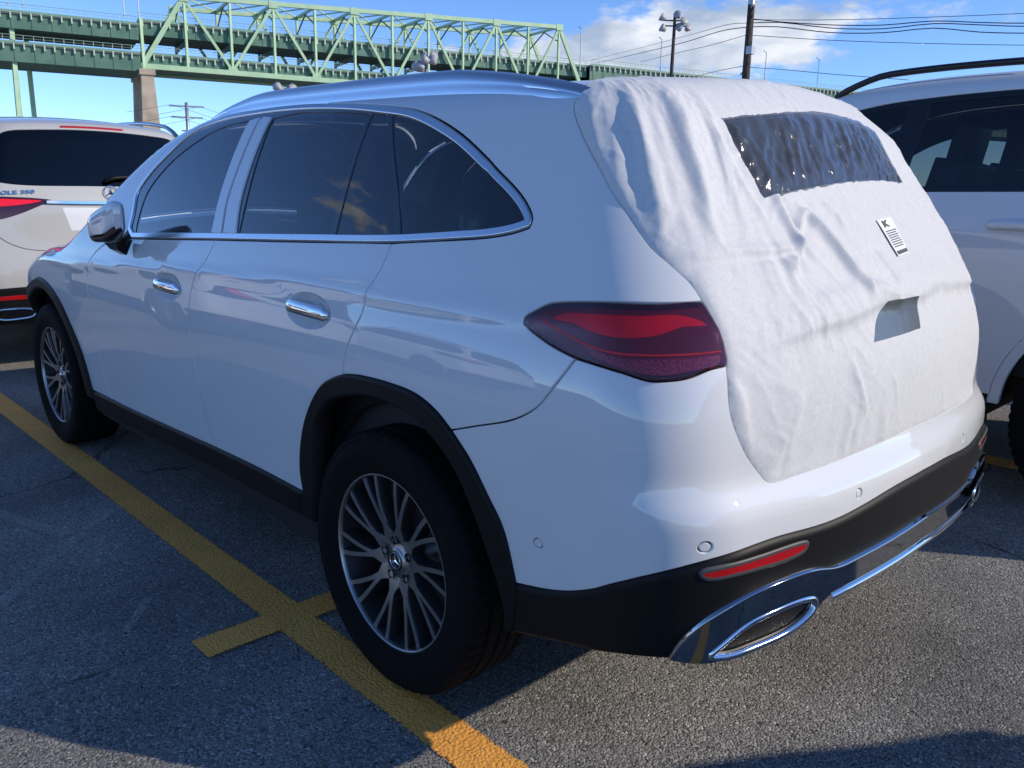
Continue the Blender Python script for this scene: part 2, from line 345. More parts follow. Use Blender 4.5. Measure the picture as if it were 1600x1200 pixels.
FE=dict(
 trim_top=[(2.044,1.217),(2.07,1.321),(2.001,1.422),(1.872,1.522),(1.739,1.612),(1.564,1.651),(1.358,1.664),(1.036,1.668),(0.726,1.647),(0.514,1.622),(0.366,1.601),(0.242,1.569),(0.124,1.527),(0.014,1.472),(-0.148,1.402),(-0.229,1.349),(-0.267,1.302),(-0.261,1.28)],
 trim_bot=[(-0.261,1.28),(-0.199,1.268),(0.003,1.247),(0.262,1.215),(0.676,1.189),(0.959,1.173),(1.236,1.158),(1.692,1.131),(1.972,1.116)],
 gl_front=[(1.951,1.135),(1.967,1.206),(1.957,1.323),(1.843,1.447),(1.693,1.529),(1.492,1.591),(1.31,1.61),(1.28,1.175)],
 gl_rear=[(1.151,1.61),(0.973,1.626),(0.773,1.615),(0.58,1.599),(0.555,1.215),(0.775,1.201),(1.092,1.184)],
 gl_fixed=[(0.562,1.597),(0.488,1.59),(0.405,1.494),(0.327,1.364),(0.26,1.236),(0.529,1.217)],
 gl_quarter=[(0.46,1.589),(0.343,1.574),(0.227,1.546),(0.112,1.504),(0.0,1.442),(-0.128,1.381),(-0.21,1.322),(-0.234,1.291),(-0.194,1.284),(0.01,1.266),(0.236,1.237),(0.303,1.365)],
 pillar_gap=[(1.23,1.613),(1.223,1.544),(1.235,1.341),(1.201,1.181)],
 door_gap_r=[(0.262,1.215),(0.266,1.193),(0.274,1.151),(0.292,1.108),(0.305,1.085),(0.307,1.061),(0.314,1.022),(0.344,0.965),(0.367,0.919),(0.377,0.878),(0.381,0.851)],
 door_gap_m=[(1.239,1.155),(1.261,1.1),(1.319,1.031),(1.346,0.984),(1.358,0.917),(1.362,0.844),(1.346,0.76),(1.323,0.659),(1.297,0.518),(1.238,0.432)],
 door_gap_f=[(2.073,1.109),(2.271,1.068),(2.39,0.998),(2.42,0.932),(2.416,0.834),(2.419,0.728),(2.386,0.609),(2.299,0.413),(2.282,0.396)],
 sill_top=[(2.527,0.39),(2.089,0.399),(1.238,0.432),(0.937,0.44),(0.625,0.44)],
 sill_bot=[(2.626,0.3),(1.943,0.326),(1.321,0.355),(0.952,0.366),(0.588,0.336)],
 arch=[(0.625,0.44),(0.635,0.509),(0.624,0.583),(0.578,0.692),(0.49,0.799),(0.377,0.852),(0.3,0.862),(0.162,0.865),(0.066,0.857),(-0.006,0.832),(-0.072,0.795),(-0.145,0.736),(-0.206,0.664),(-0.255,0.599),(-0.297,0.474)],
 archin=[(0.531,0.606),(0.507,0.698),(0.45,0.759),(0.337,0.801),(0.221,0.817),(0.098,0.804),(0.007,0.767),(-0.087,0.704),(-0.159,0.611),(-0.222,0.499),(-0.248,0.443)],
 farch=[(3.483,0.771),(3.315,0.833),(3.069,0.83),(2.869,0.778),(2.715,0.665),(2.605,0.544),(2.527,0.39)],
 fgap=[(-0.072,0.795),(-0.157,0.82),(-0.281,0.861),(-0.342,0.901),(-0.383,0.956),(-0.423,1.017)],
 tail=[(-0.293,1.068),(-0.295,1.082),(-0.321,1.098),(-0.354,1.113),(-0.39,1.119),(-0.482,1.126),(-0.566,1.127),(-0.651,1.129),(-0.661,1.117),(-0.673,1.097),(-0.681,1.067),(-0.682,1.02),(-0.65,1.016),(-0.607,1.001),(-0.571,0.995),(-0.544,0.994),(-0.507,1.004),(-0.468,1.011),(-0.424,1.017),(-0.37,1.033),(-0.315,1.055)],
 tail_red=[(-0.368,1.088),(-0.391,1.1),(-0.458,1.107),(-0.537,1.109),(-0.603,1.112),(-0.648,1.101),(-0.652,1.096),(-0.605,1.093),(-0.571,1.08),(-0.534,1.071),(-0.492,1.068),(-0.447,1.074),(-0.414,1.084)],
 tail_line=[(-0.346,1.081),(-0.395,1.062),(-0.448,1.046),(-0.492,1.039),(-0.543,1.04),(-0.616,1.044),(-0.672,1.047)],
 tail_low=[(-0.429,1.053),(-0.459,1.042),(-0.492,1.033),(-0.543,1.034),(-0.615,1.038),(-0.669,1.039),(-0.665,1.023),(-0.63,1.016),(-0.592,1.009),(-0.561,1.004),(-0.532,1.007),(-0.492,1.015),(-0.454,1.029)],
 hatch=[(-0.377,1.595),(-0.363,1.573),(-0.376,1.537),(-0.398,1.501),(-0.443,1.43),(-0.471,1.384),(-0.498,1.333),(-0.529,1.286),(-0.57,1.219),(-0.606,1.186),(-0.637,1.158),(-0.656,1.129),(-0.673,1.097),(-0.681,1.067),(-0.682,1.02),(-0.682,0.985),(-0.682,0.955),(-0.688,0.917),(-0.723,0.839),(-0.76,0.789),(-0.773,0.774),(-0.857,0.774),(-1.05,0.781),(-1.34,0.789)],
 bumpbot=[(-0.297,0.474),(-0.373,0.49),(-0.426,0.509),(-0.471,0.537),(-0.508,0.572),(-0.555,0.608),(-0.633,0.645),(-0.755,0.662),(-0.921,0.658),(-1.186,0.68),(-1.49,0.685)],
 blackbot=[(-0.315,0.352),(-0.395,0.374),(-0.477,0.398),(-0.527,0.418),(-0.593,0.433)],
 chrome_top=[(-0.592,0.446),(-0.604,0.479),(-0.637,0.525),(-0.683,0.556),(-0.735,0.568),(-0.811,0.571),(-0.868,0.57),(-0.924,0.554),(-1.018,0.557),(-1.194,0.566),(-1.409,0.571)],
 chrome_bot=[(-0.593,0.433),(-0.639,0.43),(-0.722,0.437),(-0.815,0.437),(-0.861,0.457),(-0.883,0.474),(-0.908,0.493),(-0.995,0.499),(-1.185,0.51),(-1.394,0.509),(-1.644,0.508)],
 exh=[(-0.64,0.442),(-0.658,0.463),(-0.688,0.494),(-0.742,0.508),(-0.836,0.504),(-0.868,0.495),(-0.881,0.475),(-0.861,0.457),(-0.815,0.437),(-0.722,0.437),(-0.659,0.433)],
 refl=[(-0.627,0.626),(-0.654,0.633),(-0.729,0.638),(-0.841,0.633),(-0.837,0.622),(-0.806,0.615),(-0.69,0.619),(-0.635,0.613)],
 sensors=[(-0.355,0.595),(-0.631,0.678),(-0.998,0.701),(-1.62,0.711)],
 win=[(-0.912,1.489),(-1.008,1.496),(-1.117,1.502),(-1.316,1.516),(-1.538,1.538),(-1.775,1.542),(-1.739,1.45),(-1.755,1.364),(-1.42,1.351),(-1.101,1.327),(-0.933,1.314),(-0.922,1.388)],
 patch=[(-1.228,1.096),(-1.413,1.096),(-1.399,1.028),(-1.14,1.021)],
 label=[(-1.37,1.243),(-1.482,1.252),(-1.472,1.184),(-1.391,1.179)],
 cupR=[(0.691,0.982),(0.657,1.03),(0.575,1.048),(0.496,1.044),(0.456,1.01),(0.486,0.975),(0.549,0.949),(0.638,0.955)],
 cupF=[(1.672,0.968),(1.626,1.003),(1.543,1.017),(1.457,1.014),(1.43,0.976),(1.468,0.934),(1.541,0.919),(1.637,0.932)],
 F1=[(-0.48,1.39),(-0.625,1.199)],
 F2=[(-0.592,1.484),(-0.609,1.202)],
 F3=[(-0.732,1.494),(-0.722,1.204)],
 F4=[(-0.848,1.467),(-0.909,1.282)],
 F5=[(-0.979,1.311),(-0.978,1.195)],
 F6=[(-1.05,1.267),(-0.923,1.168)],
 F7=[(-1.07,1.272),(-1.162,1.133)],
 F8=[(-1.162,1.133),(-1.293,1.105)],
 F9=[(-1.3,1.182),(-1.329,1.132)],
 F10=[(-0.855,0.93),(-0.826,0.847)],
 F11=[(-1.041,0.988),(-1.075,0.876)],
 F12=[(-1.22,0.93),(-1.246,0.849)],
 F13=[(-0.956,1.118),(-1.122,1.129)],
 F14=[(-1.699,1.281),(-1.805,1.136)],
 F15=[(-1.169,1.295),(-1.214,1.237)],
 F16=[(-0.698,0.983),(-0.734,0.851)],
 F17=[(-0.777,1.117),(-1.002,1.116)],
 F18=[(-0.734,1.028),(-0.897,1.05)],
 ST=[(-0.777,1.042),(-0.999,1.077),(-1.279,1.099),(-1.573,1.106),(-1.941,1.098)],
 seam=[(-0.618,1.182),(-0.674,1.187),(-0.78,1.191),(-0.907,1.193)],
)
# ---- 2-D outlines in the chart of a body
def cr(pts, step=.012, closed=False):
    """centripetal Catmull-Rom through the points, resampled"""
    P = [np.array(p, float) for p in pts]
    us = [p[0] for p in P]; warp = min(us) < -.01 and max(us) > .01      # the chart changes pace at u = 0
    if warp:
        for p in P: p[0] = p[0]*.7 if p[0] < 0 else p[0]
    if len(P) == 2 and not closed:
        n = max(2, int(np.linalg.norm(P[1]-P[0])/step)+1); o2 = np.linspace(P[0], P[1], n)
        if warp: o2[:, 0] = np.where(o2[:, 0] < 0, o2[:, 0]/.7, o2[:, 0])
        return o2
    if closed: Q = [P[-1]]+P+[P[0], P[1]]
    else: Q = [2*P[0]-P[1]]+P+[2*P[-1]-P[-2]]
    out = []
    for i in range(1, len(Q)-2):
        p0, p1, p2, p3 = Q[i-1:i+3]
        t0 = 0; t1 = t0+max(np.linalg.norm(p1-p0), 1e-6)**.5; t2 = t1+max(np.linalg.norm(p2-p1), 1e-6)**.5; t3 = t2+max(np.linalg.norm(p3-p2), 1e-6)**.5
        n = max(2, int(np.linalg.norm(p2-p1)/step)+1)
        t = np.linspace(t1, t2, n, endpoint=False)[:, None]
        A1 = (t1-t)/(t1-t0)*p0+(t-t0)/(t1-t0)*p1; A2 = (t2-t)/(t2-t1)*p1+(t-t1)/(t2-t1)*p2; A3 = (t3-t)/(t3-t2)*p2+(t-t2)/(t3-t2)*p3
        B1 = (t2-t)/(t2-t0)*A1+(t-t0)/(t2-t0)*A2; B2 = (t3-t)/(t3-t1)*A2+(t-t1)/(t3-t1)*A3
        out.append((t2-t)/(t2-t1)*B1+(t-t1)/(t2-t1)*B2)
    if not closed: out.append(P[-1][None])
    out = np.concatenate(out)
    if warp: out[:, 0] = np.where(out[:, 0] < 0, out[:, 0]/.7, out[:, 0])
    return out
def loop(*segs, step=.012):
    """closed outline from open segments; corners where they meet"""
    o = []
    for s in segs:
        c = cr(s, step) if len(s) > 2 else cr(s, step)
        o.append(c)
    p = np.concatenate(o)
    keep = [0]
    for i in range(1, len(p)):
        if np.linalg.norm(p[i]-p[keep[-1]]) > 1.5e-3: keep.append(i)
    p = p[keep]
    if np.linalg.norm(p[0]-p[-1]) < 1.5e-3: p = p[:-1]
    return p
def area(p): return .5*np.sum(p[:, 0]*np.roll(p[:, 1], -1)-np.roll(p[:, 0], -1)*p[:, 1])
def inset(p, d):
    """move a CCW outline inwards by d"""
    e = np.roll(p, -1, 0)-p; e /= np.maximum(np.linalg.norm(e, axis=1, keepdims=True), 1e-9)
    n = np.stack([-e[:, 1], e[:, 0]], 1); n0 = np.roll(n, 1, 0)
    b = n+n0; L_ = np.sum(b*b, 1, keepdims=True)
    b = b*2/np.maximum(L_, .9)
    return p+b*d
def inside(p, q):
    x, y = q[:, 0][:, None], q[:, 1][:, None]; x0, y0 = p[:, 0], p[:, 1]; x1, y1 = np.roll(x0, -1), np.roll(y0, -1)
    c = ((y0 > y) != (y1 > y)) & (x < (x1-x0)*(y-y0)/np.where(y1 == y0, 1e-12, y1-y0)+x0)
    return np.sum(c, 1) % 2 == 1
def fill(loops, g):
    """triangulate the area inside loops[0] and outside the others"""
    V = []; Ed = []; off = []
    for l in loops:
        n = len(V); off.append(n); V += l.tolist(); k = len(l); Ed += [(n+i, n+(i+1) % k) for i in range(k)]
    lo, hi = loops[0].min(0), loops[0].max(0)
    nx, ny = int((hi[0]-lo[0])/g)+2, int((hi[1]-lo[1])/(g*.87))+2
    X, Y = np.meshgrid(np.arange(nx), np.arange(ny)); G = np.stack([lo[0]+(X+.5*(Y % 2))*g, lo[1]+Y*g*.87], -1).reshape(-1, 2)
    G = G[inside(loops[0], G)]
    for h in loops[1:]:
        if len(G): G = G[~inside(h, G)]
    if len(G):
        allb = np.concatenate(loops); keep = np.ones(len(G), bool)
        for i in range(0, len(G), 2000):
            d = np.min(np.sum((G[i:i+2000, None]-allb[None])**2, -1), 1); keep[i:i+2000] = d > (g*.45)**2
        G = G[keep]
    pts = V+G.tolist()
    vo, eo, fo, ov, oe, of = delaunay_2d_cdt([Vector(p) for p in pts], Ed, [], 0, 1e-7)
    vo = np.array([tuple(v) for v in vo])[:, :2]; fo = np.array(fo)
    c = vo[fo].mean(1); k = inside(loops[0], c)
    for h in loops[1:]: k &= ~inside(h, c)
    # map of the input boundary vertices to output vertices
    mp = {}
    for i, l in enumerate(ov):
        for j in l: mp[j] = i
    bl = [[mp.get(off[a]+i) for i in range(len(loops[a]))] for a in range(len(loops))]
    return vo, fo[k], bl
def panel(B, outline, name, mat, parent, off=0., gap=.0040, bevel=.0018, drop=None, depth=.014, g=.03, holes=(), mirror=False, disp=None, hole_gap=None, flip=False):
    """a skin panel cut from the body surface: top face, rounded edge, returned flange"""
    p = np.asarray(outline)
    if area(p) < 0: p = p[::-1]
    p = inset(p, gap/2)
    loops0 = [inset(p, bevel)]; outer = [p]
    for h in holes:
        h = np.asarray(h)
        if area(h) < 0: h = h[::-1]
        hh = inset(h, -(gap/2 if hole_gap is None else hole_gap)); outer.append(hh); loops0.append(inset(hh, -bevel))
    uv, F, bl = fill(loops0, g)
    o_ = off if disp is None else off+disp(uv[:, 0], uv[:, 1])
    X = B.pt(uv[:, 0], uv[:, 1]); N = B.grad(X); X = X+N*(np.asarray(o_)[..., None] if np.ndim(o_) else o_)
    if drop is None: drop = bevel
    tn = np.cross(X[F[:, 1]]-X[F[:, 0]], X[F[:, 2]]-X[F[:, 0]]); fl = np.sum(tn*N[F[:, 0]], 1) < 0
    F = np.where(fl[:, None], F[:, ::-1], F)
    if disp is not None:
        nn = np.zeros_like(X); tn = np.cross(X[F[:, 1]]-X[F[:, 0]], X[F[:, 2]]-X[F[:, 0]])
        for k in range(3): np.add.at(nn, F[:, k], tn)
        N = nn/np.maximum(np.linalg.norm(nn, axis=1, keepdims=True), 1e-12)
    V = [X]; NN = [N]; FF = [tuple(f) for f in F]; n = len(X)
    for a, b in zip(outer, bl):
        if any(i is None for i in b): continue
        S = B.pt(a[:, 0], a[:, 1]); SN = B.grad(S)
        b = np.array(b); od = (X[b]-N[b]*(np.sum((X[b]-S)*SN, 1)[:, None])); od = S-od
        od = od-SN*np.sum(od*SN, 1)[:, None]; od /= np.maximum(np.linalg.norm(od, axis=1, keepdims=True), 1e-9)
        eo = off if disp is None else off+disp(a[:, 0], a[:, 1]); eo = np.broadcast_to(np.asarray(eo, float), (len(a),))[:, None]
        r1 = S+SN*(eo-drop); r2 = S+SN*(eo-drop-depth)
        V += [r1, r2]; n1 = SN*(.5 if drop < .006 else 1.0)+od*(.9 if drop < .006 else 1.0); n1 /= np.linalg.norm(n1, axis=1, keepdims=True); NN += [n1, od]
        k = len(a); flp = None
        for i in range(k):
            j = (i+1) % k
            q = [(b[i], n+i, n+j, b[j]), (n+i, n+k+i, n+k+j, n+j)]
            if flp is None:
                P0, P1, P2 = X[b[i]], r1[i], r1[j]; flp = np.dot(np.cross(P1-P0, P2-P0), n1[i]) < 0
            FF += [t[::-1] if flp else t for t in q]
        n += 2*k
    V = np.concatenate(V); NN = np.concatenate(NN)
    s = np.array([1, -1, 1.])
    if flip: return mesh(name, V*s, [f[::-1] for f in FF], mat, parent, True, NN*s)
    o = mesh(name, V, FF, mat, parent, True, NN)
    if mirror:
        s = np.array([1, -1, 1.]); mesh(name, V*s, [f[::-1] for f in FF], mat, parent, True, NN*s)
    return o
def sweep(B, path, prof, name, mat, parent, closed=False, mirror=False, step=.015, off=0., cap=True, raw=False):
    """a profile (a across, h above the surface) swept along a path on the body"""
    p = cr(path, step, closed) if not raw else np.asarray(path)
    X = B.pt(p[:, 0], p[:, 1]); N = B.grad(X)
    T = (np.roll(X, -1, 0)-np.roll(X, 1, 0)) if closed else np.gradient(X, axis=0)
    T /= np.maximum(np.linalg.norm(T, axis=1, keepdims=True), 1e-9); S = np.cross(N, T)
    V = np.concatenate([X[:, None]+S[:, None]*a+N[:, None]*(h+off) for a, h in prof], 1).reshape(-1, 3)
    m = len(prof); F = []
    k = len(p)
    for i in range(k if closed else k-1):
        j = (i+1) % k
        for q in range(m): F.append((i*m+q, i*m+(q+1) % m, j*m+(q+1) % m, j*m+q))
    if cap and not closed: F += [tuple(range(m))[::-1], tuple((k-1)*m+q for q in range(m))]
    o = mesh(name, V, F, mat, parent); smooth_angle(o, 50)
    fix_normals(o)
    if mirror:
        o2 = mesh(name, V*np.array([1, -1, 1.]), [f[::-1] for f in [tuple(pp.vertices) for pp in o.data.polygons]], mat, parent); smooth_angle(o2, 50)
    return o
def fix_normals(o):
    import bmesh
    bm = bmesh.new(); bm.from_mesh(o.data); bmesh.ops.recalc_face_normals(bm, faces=bm.faces[:]); bm.to_mesh(o.data); bm.free()
def ellipse(c, a, b, n=40, rot=0):
    t = np.linspace(0, 2*np.pi, n, endpoint=False); x, y = a*np.cos(t), b*np.sin(t)
    return np.stack([c[0]+x*math.cos(rot)-y*math.sin(rot), c[1]+x*math.sin(rot)+y*math.cos(rot)], 1)
def rnd(w=.004, h=.004, n=7, base=0.):
    """half-round profile"""
    t = np.linspace(0, np.pi, n); return [(w*math.cos(a), base+h*math.sin(a)) for a in t]
def mir(B, pts):
    k = 2*(math.pi/2*B.rr)+2*B.yc
    return [(-k-p[0], p[1]) for p in pts][::-1]
def full(B, pts):
    """left half outline plus its mirror image (points run from the side to the middle)"""
    return list(pts)+mir(B, pts)
def sut(B, x, z):
    """chart point on the left side from length and height"""
    X = np.array([[x, B.side(np.array(x), np.array(z)), z]]); 
    if x > B.xf:
        for _ in range(6):
            lo, hi = 0.3, 1.1
            for k in range(40):
                m = (lo+hi)/2
                if B(np.array([[x, m, z]]))[0] > 0: hi = m
                else: lo = m
            X = np.array([[x, lo, z]])
    elif x < B.xc or z > B.zc:
        lo, hi = 0.3, 1.1
        for k in range(40):
            m = (lo+hi)/2
            if B(np.array([[x, m, z]]))[0] > 0: hi = m
            else: lo = m
        X = np.array([[x, lo, z]])
    u, t = B.inv(X); return (float(u[0]), float(t[0]))
def sq(B, pts): return [sut(B, *p) for p in pts]
def rut(B, y, z):
    """chart point on the rear from width and height"""
    lo, hi = -1.6, .2
    for k in range(45):
        m = (lo+hi)/2
        if B(np.array([[m, y, z]]))[0] > 0: lo = m
        else: hi = m
    u, t = B.inv(np.array([[hi, y, z]])); return (float(u[0]), float(t[0]))
def rq(B, pts): return [rut(B, *p) for p in pts]

# ------------------------------------------------------------------ wheels
def text_mesh(name, body, size, mat, parent=None, depth=.002, bold=0.):
    c = bpy.data.curves.new(name, 'FONT'); c.body = body; c.size = size; c.extrude = depth; c.align_x = 'CENTER'; c.align_y = 'CENTER'; c.offset = bold
    o = bpy.data.objects.new(name, c); COL.objects.link(o)
    dg = bpy.context.evaluated_depsgraph_get(); me = bpy.data.meshes.new_from_object(o.evaluated_get(dg))
    COL.objects.unlink(o); bpy.data.objects.remove(o)
    return link(name, me, mat, parent)
def star_mesh(r, name, mat, parent, ring=True, t=.004):
    """three-pointed star in a ring, in the local x-z plane facing +y"""
    mb = MB()
    if ring:
        n = 32; V = []; F = []
        for i in range(n):
            a = 2*math.pi*i/n
            for k in range(6):
                b = 2*math.pi*k/6; rr = r*(1+.085*math.cos(b)); V.append((rr*math.cos(a), t*.9*math.sin(b), rr*math.sin(a)))
        for i in range(n):
            for k in range(6): F.append((i*6+k, ((i+1) % n)*6+k, ((i+1) % n)*6+(k+1) % 6, i*6+(k+1) % 6))
        mb.add(V, F)
    V = [(0, t, 0), (0, -t, 0)]; F = []
    for i in range(3):
        a = math.pi/2+2*math.pi*i/3; b = a+math.pi/3
        V.append((r*.96*math.cos(a), 0, r*.96*math.sin(a))); V.append((r*.17*math.cos(b), 0, r*.17*math.sin(b)))
    for i in range(6):
        j = (i+1) % 6; F.append((0, 2+j, 2+i)); F.append((1, 2+i, 2+j))
    mb.add(V, F)
    o = mb.build(name, mat, parent); smooth_angle(o, 30); return o
WD = {}
def wheel_data():
    # tyre: lathe about y (outboard +y), tread notched
    n = 180; ro = .3635
    prof = [(.238, .098), (.246, .104), (.256, .1055), (.275, .112), (.300, .1165), (.322, .1155), (.336, .111), (.340, .1125), (.344, .1095), (.352, .104), (.3575, .098), (.3600, .090),
            (.3615, .066), (.3615, .064), (.355, .062), (.355, .056), (.362, .054), (.3628, .024), (.356, .022), (.356, .015), (.3632, .013), (.3635, 0)]
    full_ = prof+[(r, -y) for r, y in prof[-2::-1]]
    V = []; F = []; m = len(full_)
    for i in range(n):
        a = 2*math.pi*i/n
        for k, (r, y) in enumerate(full_):
            rr = r
            if i % 3 == 0 and .066 <= abs(y) <= .1045 and r > .35: rr = r-.006
            V.append((rr*math.cos(a), y, rr*math.sin(a)))
    for i in range(n):
        for k in range(m-1): F.append((i*m+k, i*m+k+1, ((i+1) % n)*m+k+1, ((i+1) % n)*m+k))
    o = mesh('tyre', V, F, M['rubber']); fix_normals(o); smooth_angle(o, 30); WD['tyre'] = o.data; bpy.data.objects.remove(o)
    mb = MB()   # rim: outer flange and barrel
    mb.lathe([(.252, .094), (.2545, .100), (.2535, .1030), (.2415, .1030), (.2395, .1010), (.2380, .094), (.2375, .088)], 96, 'y')
    o = mb.build('rim', M['alloy']); fix_normals(o); smooth_angle(o, 40); WD['flange'] = o.data; bpy.data.objects.remove(o)
    mb = MB(); mb.lathe([(.2385, .092), (.232, .078), (.226, .05), (.215, .02), (.212, -.06), (.235, -.095), (.245, -.1)], 72, 'y')
    o = mb.build('barrel', M['alloy_deep'], smooth=True); WD['barrel'] = o.data; bpy.data.objects.remove(o)
    mb = MB(); mb.lathe([(.05, .0), (.165, .0), (.165, -.012), (.05, -.012)], 48, 'y')
    o = mb.build('disc', M['steel']); smooth_angle(o); WD['disc'] = o.data; bpy.data.objects.remove(o)
    mb = MB()
    for a0, a1 in ((R(20), R(75)),):
        pr = []
        for i in range(9):
            a = a0+(a1-a0)*i/8; pr.append(a)
        V = []; F = []
        for a in pr:
            for r, y in ((.10, .03), (.175, .03), (.178, -.03), (.10, -.03)): V.append((r*math.cos(a), y, r*math.sin(a)))
        for i in range(8):
            for k in range(4): F.append((i*4+k, i*4+(k+1) % 4, (i+1)*4+(k+1) % 4, (i+1)*4+k))
        F += [(0, 1, 2, 3), (32, 33, 34, 35)]
        mb.add(V, F)
    o = mb.build('caliper', M['alloy_dark']); fix_normals(o); smooth_angle(o); WD['caliper'] = o.data; bpy.data.objects.remove(o)
    # Y-shaped spoke: bright machined face, dark painted flanks
    def ybranch(sgn):
        V = []; F = []; mi = []
        rs = np.linspace(.050, .2405, 16)
        for r in rs:
            s = np.clip((r-.075)/(.2405-.075), 0, 1); spread = R(7.0)*(1-(1-s)**1.6)
            th = sgn*spread+R(3.0)*s*s
            w = np.interp(r, [.05, .075, .10, .14, .2405], [.0185, .0125, .0072, .0060, .0066])
            cen = sgn*np.interp(r, [.05, .075, .10], [.0095, .0085, .0])
            yf = np.interp(r, [.05, .08, .13, .19, .2405], [.070, .077, .085, .091, .0945])
            wb = w*1.55; dp = np.interp(r, [.05, .10, .2405], [.035, .042, .034])
            for off, y in ((-wb, yf-dp), (-w-.0022, yf-.0045), (-w, yf), (w, yf), (w+.0022, yf-.0045), (wb, yf-dp)):
                o_ = off+cen
                V.append((r*math.cos(th)-o_*math.sin(th), y, r*math.sin(th)+o_*math.cos(th)))
        for i in range(len(rs)-1):
            for k in range(5):
                F.append((i*6+k, i*6+k+1, (i+1)*6+k+1, (i+1)*6+k)); mi.append(0 if k == 2 else 1)
        return V, F, mi
    V1, F1, m1 = ybranch(1); V2, F2, m2 = ybranch(-1)
    V = V1+V2; F = F1+[tuple(i+len(V1) for i in f) for f in F2]
    o = mesh('spoke', V, F, [M['alloy'], M['alloy_dark']], None, False, None, m1+m2)
    import bmesh
    bm = bmesh.new(); bm.from_mesh(o.data); bm.normal_update()
    for f in bm.faces:
        if f.material_index == 0 and f.normal.y < 0: f.normal_flip()
        elif f.material_index == 1 and f.normal.y < 0: f.normal_flip()
    bm.to_mesh(o.data); bm.free(); smooth_angle(o, 28)
    WD['spoke'] = o.data; bpy.data.objects.remove(o)
    mb = MB(); mb.lathe([(.0, .077), (.030, .077), (.0325, .075), (.034, .071), (.037, .069), (.062, .0695), (.070, .066), (.074, .05), (.074, .0)], 40, 'y')
    o = mb.build('hub', M['alloy']); fix_normals(o); smooth_angle(o, 40); WD['hub'] = o.data; bpy.data.objects.remove(o)
    mb = MB(); mb.lathe([(.0, .0792), (.0275, .0788), (.0298, .0765)], 32, 'y')
    o = mb.build('cap', M['gloss_black'], smooth=True); WD['cap'] = o.data; bpy.data.objects.remove(o)
    mb = MB(); mb.lathe([(.0, .060), (.0085, .060), (.0085, .064), (.0125, .071), (.0125, .06)], 12, 'y')
    o = mb.build('bolt', M['gloss_black']); smooth_angle(o); WD['bolt'] = o.data; bpy.data.objects.remove(o)
    o = star_mesh(.0225, 'emblem', M['chrome'], None, True, .0018); WD['emblem'] = o.data; bpy.data.objects.remove(o)
def wheel(parent, loc, side, rot=0., scale=1.0, steer=0.):
    """side +1: outboard face towards +y"""
    w = link('wheel', WD['barrel'], None, parent); w.location = loc; w.scale = (scale,)*3
    w.rotation_euler = (0, rot, (0 if side > 0 else math.pi)+steer)
    for k, nm in (('tyre', 'tyre'), ('flange', 'rim'), ('disc', 'brake_disc'), ('caliper', 'brake_caliper'), ('hub', 'hub'), ('cap', 'centre_cap'), ('emblem', 'emblem')):
        o = link(nm, WD[k], None, w)
        if k == 'emblem': o.location = (0, .080, 0)
        if k == 'caliper': o.rotation_euler = (0, -rot, 0)
    for i in range(10):
        o = link('spoke', WD['spoke'], None, w); o.rotation_euler = (0, 2*math.pi*i/10, 0)
    for i in range(5):
        a = 2*math.pi*i/5+R(18); o = link('wheel_bolt', WD['bolt'], None, w); o.location = (.056*math.cos(a), .006, .056*math.sin(a))
    return w
wheel_data()
